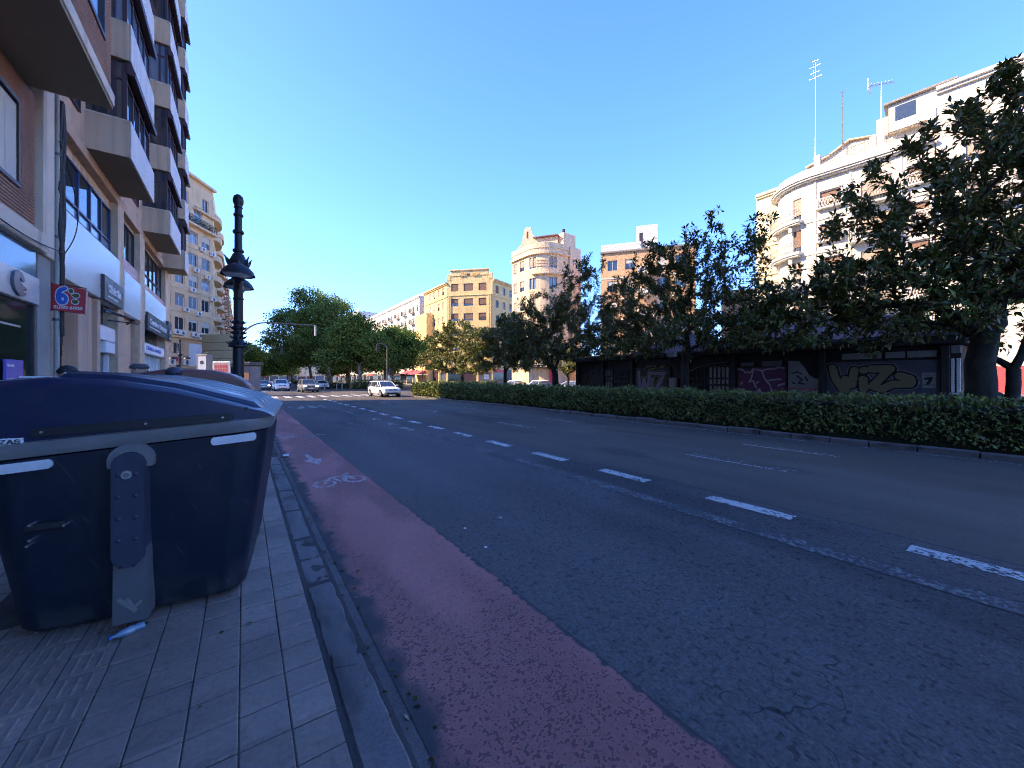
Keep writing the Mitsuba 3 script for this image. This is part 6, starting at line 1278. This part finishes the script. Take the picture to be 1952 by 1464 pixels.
for i, (x, y, z, lb) in enumerate(((-4.4, 41.5, 2.3, 'pedestrian signal with green light beside the stone block corner'), (17.6, 58.0, 2.6, 'green traffic light under the plane trees right of the dark mast'), (24.6, 41.0, 2.7, 'green traffic light on a post among the far parked cars'), (21.2, 46.5, 2.6, 'green traffic light left of the far parked cars'), (15.6, 66.0, 2.5, 'farthest green traffic light under the tallest plane tree'))):
    k = thing('traffic_light', lb, 'traffic light')
    put(k, 'post', MB().tube([(x, y, 0), (x, y, z + .4)], .055, 8), 'iron_grey'); signal_head(k, x, y - .18, z, 'green', 1.0)
    if i == 2: put(k, 'sign_plate', MB().box(x - .3, x + .3, y - .22, y - .2, 1.55, 2.1), 'sign_pale')
k = thing('globe_lamp', 'slim black post with a white globe lamp by the far hedge', 'street lamp')
put(k, 'post', MB().tube([(17.6, 44.0, 0), (17.6, 44, 3.0)], .05, 8), 'iron'); put(k, 'globe', MB().addm(trimesh.creation.icosphere(2, .2).apply_translation((17.6, 44, 3.15))), 'plastic_white', smooth=True)
# hoarding on posts and adverts by the cream block
FO = Frame((-4.9, 70.4), (-1.1, 66.0))
hb = thing('hoarding', 'olive hoarding of stacked boards beside the cream corner block', 'hoarding')
for q in range(4): put(hb, 'board', MB().cbox(0, FO.L, -.05 - .02 * (q % 2), .03, 3.3 + q * 1.16, 3.3 + q * 1.16 + 1.10, .01, FO), 'olive_board')
put(hb, 'backing', MB().box(.05, FO.L - .05, -.12, -.075, 3.25, 7.9, FO), 'joint_dark'); put(hb, 'mark', MB().box(.3, .75, .031, .04, 5.2, 5.32, FO).box(.9, 1.1, .031, .04, 5.25, 5.38, FO), 'sign_pale')
for a in (.3, 2.9, FO.L - .3): put(hb, 'post', MB().box(a - .06, a + .06, -.22, -.125, 0, 7.8, FO), 'iron_grey')
ad = thing('advert_panel', 'white framed advert with a red grid of squares behind the brown container', 'advertising panel')
FD = Frame((-2.6, 48.0), (-.75, 46.6))
put(ad, 'frame', MB().cbox(.1, 1.9, -.1, .05, .5, 3.3, .04, FD), 'frame_white'); sh = put(ad, 'sheet', MB().box(.25, 1.75, .051, .056, .7, 3.15, FD), 'sign_salmon')
for r in range(6):
    for q in range(5): put(sh, 'red_square', MB().box(.34 + q * .27, .56 + q * .27, .057, .062, .85 + r * .36, 1.15 + r * .36, FD), 'garage_red')
for a in (.3, 1.7): put(ad, 'leg', MB().box(a - .05, a + .05, -.09, .04, 0, .5, FD), 'iron_grey')
ki = thing('news_kiosk', 'dark street kiosk standing right of the red grid advert', 'kiosk')
put(ki, 'body', MB().cbox(2.3, 3.9, -1.5, .05, 0, 2.9, .03, FD), 'sign_slate'); put(ki, 'roof', MB().cbox(2.1, 4.1, -1.7, .25, 2.9, 3.25, .05, FD), 'plastic_black'); put(ki, 'counter_panel', MB().box(2.4, 3.8, .051, .07, 1.0, 2.2, FD), 'brick_brown')
tp = thing('advert_column', 'white advert column with a picture panel, left of the red grid advert', 'advertising panel')
put(tp, 'column', MB().cbox(-1.6, -.5, -.8, .0, 0, 4.0, .05, FD), 'shutter_grey'); put(tp, 'picture', MB().box(-1.4, -.58, .001, .01, 1.2, 3.8, FD), 'sign_pale'); put(tp, 'picture_shape', MB().prism(sg.Point(-1.0, 3.2).buffer(.2), .011, .015, FD), 'sign_dark'); put(tp, 'picture_shape', MB().box(-1.35, -.62, .011, .014, 1.5, 2.0, FD), 'sign_salmon')
bo = [(9.9, 63.2), (11.6, 63.4), (12.3, 62.9)]
for (x, y), w in zip(bo, ('left', 'middle', 'right')):
    b = thing('bollard', '%s one of three pale bollards at the nose of the far median' % w, 'bollard', 'pale bollards at the far median'); put(b, 'post', MB().lathe([(0, .95), (.07, .93), (.09, .85), (.09, 0)], (x, y, -.08), 10), 'concrete')

# ------------------------------------------------------------------ cars
mat('car_white', (0.74, 0.73, 0.70), .25, coat=1.0, coatg=.95); mat('car_grey', (0.16, 0.155, 0.145), .3, coat=1.0, coatg=.95); mat('car_silver', (0.42, 0.43, 0.45), .3, metal=.3, coat=1.0, coatg=.95)
mat('car_dark', (0.03, 0.032, 0.036), .3, coat=1.0, coatg=.95); mat('car_blue', (0.02, 0.05, 0.22), .25, coat=1.0, coatg=.95); mat('car_red', (0.30, 0.03, 0.03), .3, coat=1.0)
mat('tyre', (0.015, 0.015, 0.016), .8); mat('lamp_clear', (0.6, 0.62, 0.65), .1, coat=1.0); mat('lamp_red', (0.35, 0.015, 0.02), .2, coat=1.0)
KIND = dict(suv=(4.5, 1.84, 1.62, .98, 1.02), wagon=(4.55, 1.80, 1.48, .88, .96), hatch=(4.15, 1.78, 1.48, .88, .95), sedan=(4.65, 1.82, 1.44, .86, .98))
def car(label, x, y, deg, kind, paint, lights=False, group=None, z0=None):
    """deg: heading of the front, 0 = +y, 180 = towards the camera"""
    k = thing('car', label, 'car', group); L, Wd, H, hood, belt = KIND[kind]
    c, q = math.cos(math.radians(deg)), math.sin(math.radians(deg)); z0 = RZ if z0 is None else z0
    def fr(a, d, z):                       # a = right, d = forward
        a, d, z = np.broadcast_arrays(np.asarray(a, float), d, z)
        return np.stack([x + c * a + q * d, y - q * a + c * d, z0 + z], -1)
    hw = Wd / 2
    st = []          # (d, half-width, bottom, shoulder height)
    for t, w, b, s in ((-.5, .72, .42, .74), (-.49, .86, .30, .84), (-.44, .96, .22, belt - .02), (-.30, 1.0, .20, belt), (-.1, 1.0, .20, belt), (.12, 1.0, .20, belt - .03), (.22, .99, .20, hood + .05), (.36, .97, .21, hood), (.44, .92, .22, hood - .07), (.475, .84, .26, hood - .16), (.492, .74, .34, hood - .28)):
        st.append((t * L, w * hw, b, s))
    rings = []
    for d, w, b, s in st:
        P = [(-w * .80, b), (-w * .97, b + .10), (-w, (b + s) * .5), (-w * .985, s - .12), (-w * .92, s - .02), (-w * .6, s + .015), (0, s + .03), (w * .6, s + .015), (w * .92, s - .02), (w * .985, s - .12), (w, (b + s) * .5), (w * .97, b + .10), (w * .80, b)]
        P = np.array(P); rings.append(fr(P[:, 0], d, P[:, 1]))
    put(k, 'body', MB().loft(rings), paint, smooth=42)
    back = dict(suv=-.47, wagon=-.48, hatch=-.47, sedan=-.36)[kind]; bt = dict(suv=-.40, wagon=-.42, hatch=-.34, sedan=-.18)[kind]
    def cab(o, top): 
        R = []
        for d0, d1, w, z in ((back, .24, .93, belt - .05), (back + .01, .215, .90, belt + .06), (bt - .02, .085, .76, H - .12), (bt + .01, .06, .72, H - .05)):
            pl = [(-w * hw - o, d0 * L - o), (w * hw + o, d0 * L - o), (w * hw + o, d1 * L - .25), (w * hw * .86 + o, d1 * L + o), (-w * hw * .86 - o, d1 * L + o), (-w * hw - o, d1 * L - .25)]
            pl = np.array(pl); R.append(fr(pl[:, 0], pl[:, 1], z))
        return R
    put(k, 'windows', MB().loft(cab(0, 0)), 'glass', smooth=30)
    rt = []
    for o, z in ((.0, H - .11), (.005, H - .06), (-.05, H - .015), (-.22, H)):
        w = .745 * hw; pl = np.array([(-w - o, bt * L - .12 - o), (w + o, bt * L - .12 - o), (w + o, .06 * L - .12), (w * .88 + o, .075 * L + o), (-w * .88 - o, .075 * L + o), (-w - o, .06 * L - .12)]); rt.append(fr(pl[:, 0], pl[:, 1], z))
    put(k, 'roof', MB().loft(rt), paint, smooth=50)
    C = cab(.012, 0)
    for i in (2, 3, 4, 5): put(k, 'pillar', MB().tube([C[0][i], C[1][i], C[2][i], C[3][i]], .035, 5), paint)
    for s in (-1, 1):
        for d in (-.08, -.27): put(k, 'pillar', MB().tube([fr(s * hw * .935, d * L, belt), fr(s * hw * .77, d * L - .02, H - .1)], .04, 5), 'plastic_black' if d > -.2 else paint)
        put(k, 'mirror', MB().cbox(s * hw * 1.0 - .02 if s > 0 else -hw - .18, s * hw + .20 if s > 0 else -hw + .02, .17 * L, .17 * L + .1, belt + .0, belt + .15, .03, Fx(fr)), paint)
        hl = MB().cbox(min(s * hw * .52, s * hw * .86), max(s * hw * .52, s * hw * .86), .452 * L, .482 * L, hood - .27, hood - .13, .03, Fx(fr))
        if lights: glow(k, 'headlight', hl, (1, .98, .92), 2.2)
        else: put(k, 'headlight', hl, 'lamp_clear')
        put(k, 'tail_light', MB().cbox(min(s * hw * .62, s * hw * .9), max(s * hw * .62, s * hw * .9), -.497 * L, -.46 * L, .72, .9, .03, Fx(fr)), 'lamp_red')
        for d in (.31, -.29):
            cx = s * hw * .90; R = .33
            ang = np.linspace(0, 2 * math.pi, 25)[:-1]
            put(k, 'wheel_arch', MB().tube([fr(s * hw * .93, d * L, R), fr(s * hw * 1.003, d * L, R)], R + .055, 20), 'plastic_black')
            w = put(k, 'wheel', MB().tube([fr(cx - .1 * s, d * L, R), fr(cx + .0 * s, d * L, R), fr(s * hw * 1.0, d * L, R), fr(s * hw * 1.018, d * L, R)], [R, R, R, R - .03], 20), 'tyre', smooth=40)
            put(w, 'rim', MB().tube([fr(s * hw * 1.0, d * L, R), fr(s * hw * 1.024, d * L, R)], R * .66, 14), 'steel')
    put(k, 'grille', MB().cbox(-hw * .46, hw * .46, .462 * L, .494 * L, hood - .27, hood - .17, .02, Fx(fr)), 'plastic_black')
    put(k, 'lower_grille', MB().cbox(-hw * .62, hw * .62, .47 * L, .497 * L, .26, .42, .03, Fx(fr)), 'plastic_black')
    put(k, 'number_plate', MB().box(-.26, .26, .49 * L, .4985 * L, .44, .55, Fx(fr)), 'sign_pale'); put(k, 'number_plate', MB().box(-.26, .26, -.505 * L, -.495 * L, .6, .71, Fx(fr)), 'sign_pale')
    put(k, 'badge', MB().tube([fr(0, .488 * L, hood - .21), fr(0, .497 * L, hood - .21)], .055, 12), 'steel')
    if kind in ('suv', 'wagon'):
        for s in (-1, 1): put(k, 'roof_rail', MB().tube([fr(s * hw * .66, bt * L, H - .02), fr(s * hw * .66, bt * L + .2, H + .04), fr(s * hw * .66, -.02 * L, H + .04), fr(s * hw * .66, .03 * L, H - .02)], .018, 5), 'plastic_black')
    return k
class Fx:
    def __init__(s, f): s.f = f
    def __call__(s, a, d, z): return s.f(a, d, z)
car('white estate car driving towards the camera at the end of the long hedge', 11.0, 37.2, 176, 'wagon', 'car_white')
car('white off-road car with black lower grille, headlights on, in the left lane', 4.2, 62.5, 178, 'suv', 'car_white')
car('dark grey off-road car with headlights on, in the middle lane', 6.6, 54.5, 177, 'suv', 'car_grey', True)
car('white car with black grille right of the dark grey one', 10.4, 69.5, 178, 'hatch', 'car_white')
car('silver car with headlights on, partly behind the white off-road car', 2.4, 70, 178, 'hatch', 'car_silver', True)
car('dark car at the far left of the traffic', 1.2, 82, 178, 'sedan', 'car_dark')
car('dark green car far back between the two off-road cars', 7.2, 96, 178, 'sedan', 'car_dark')
row = [('white', 43.5, 'sedan', 'white parked saloon seen past the young magnolia'), ('white', 38.2, 'hatch', 'white parked hatchback in the middle of the far row'), ('silver', 32.0, 'sedan', 'silver parked saloon left of the magnolia by the kiosk'), ('white', 27.0, 'hatch', 'white parked hatchback just left of the kiosk'), ('dark', 49.0, 'hatch', 'dark parked hatchback, farthest of the parked row'), ('silver', 21.5, 'suv', 'silver parked off-road car behind the kiosk'), ('white', 10.5, 'hatch', 'white parked hatchback behind the kiosk roof')]
for p, yy, kd, lb in row: car(lb, 30.6, yy, 0, kd, 'car_' + p)
car('blue parked saloon between the two trunks at the right edge', 28.9, 3.2, 0, 'sedan', 'car_blue')
car('dark parked car behind the blue one', 28.9, -3.0, 0, 'hatch', 'car_dark')
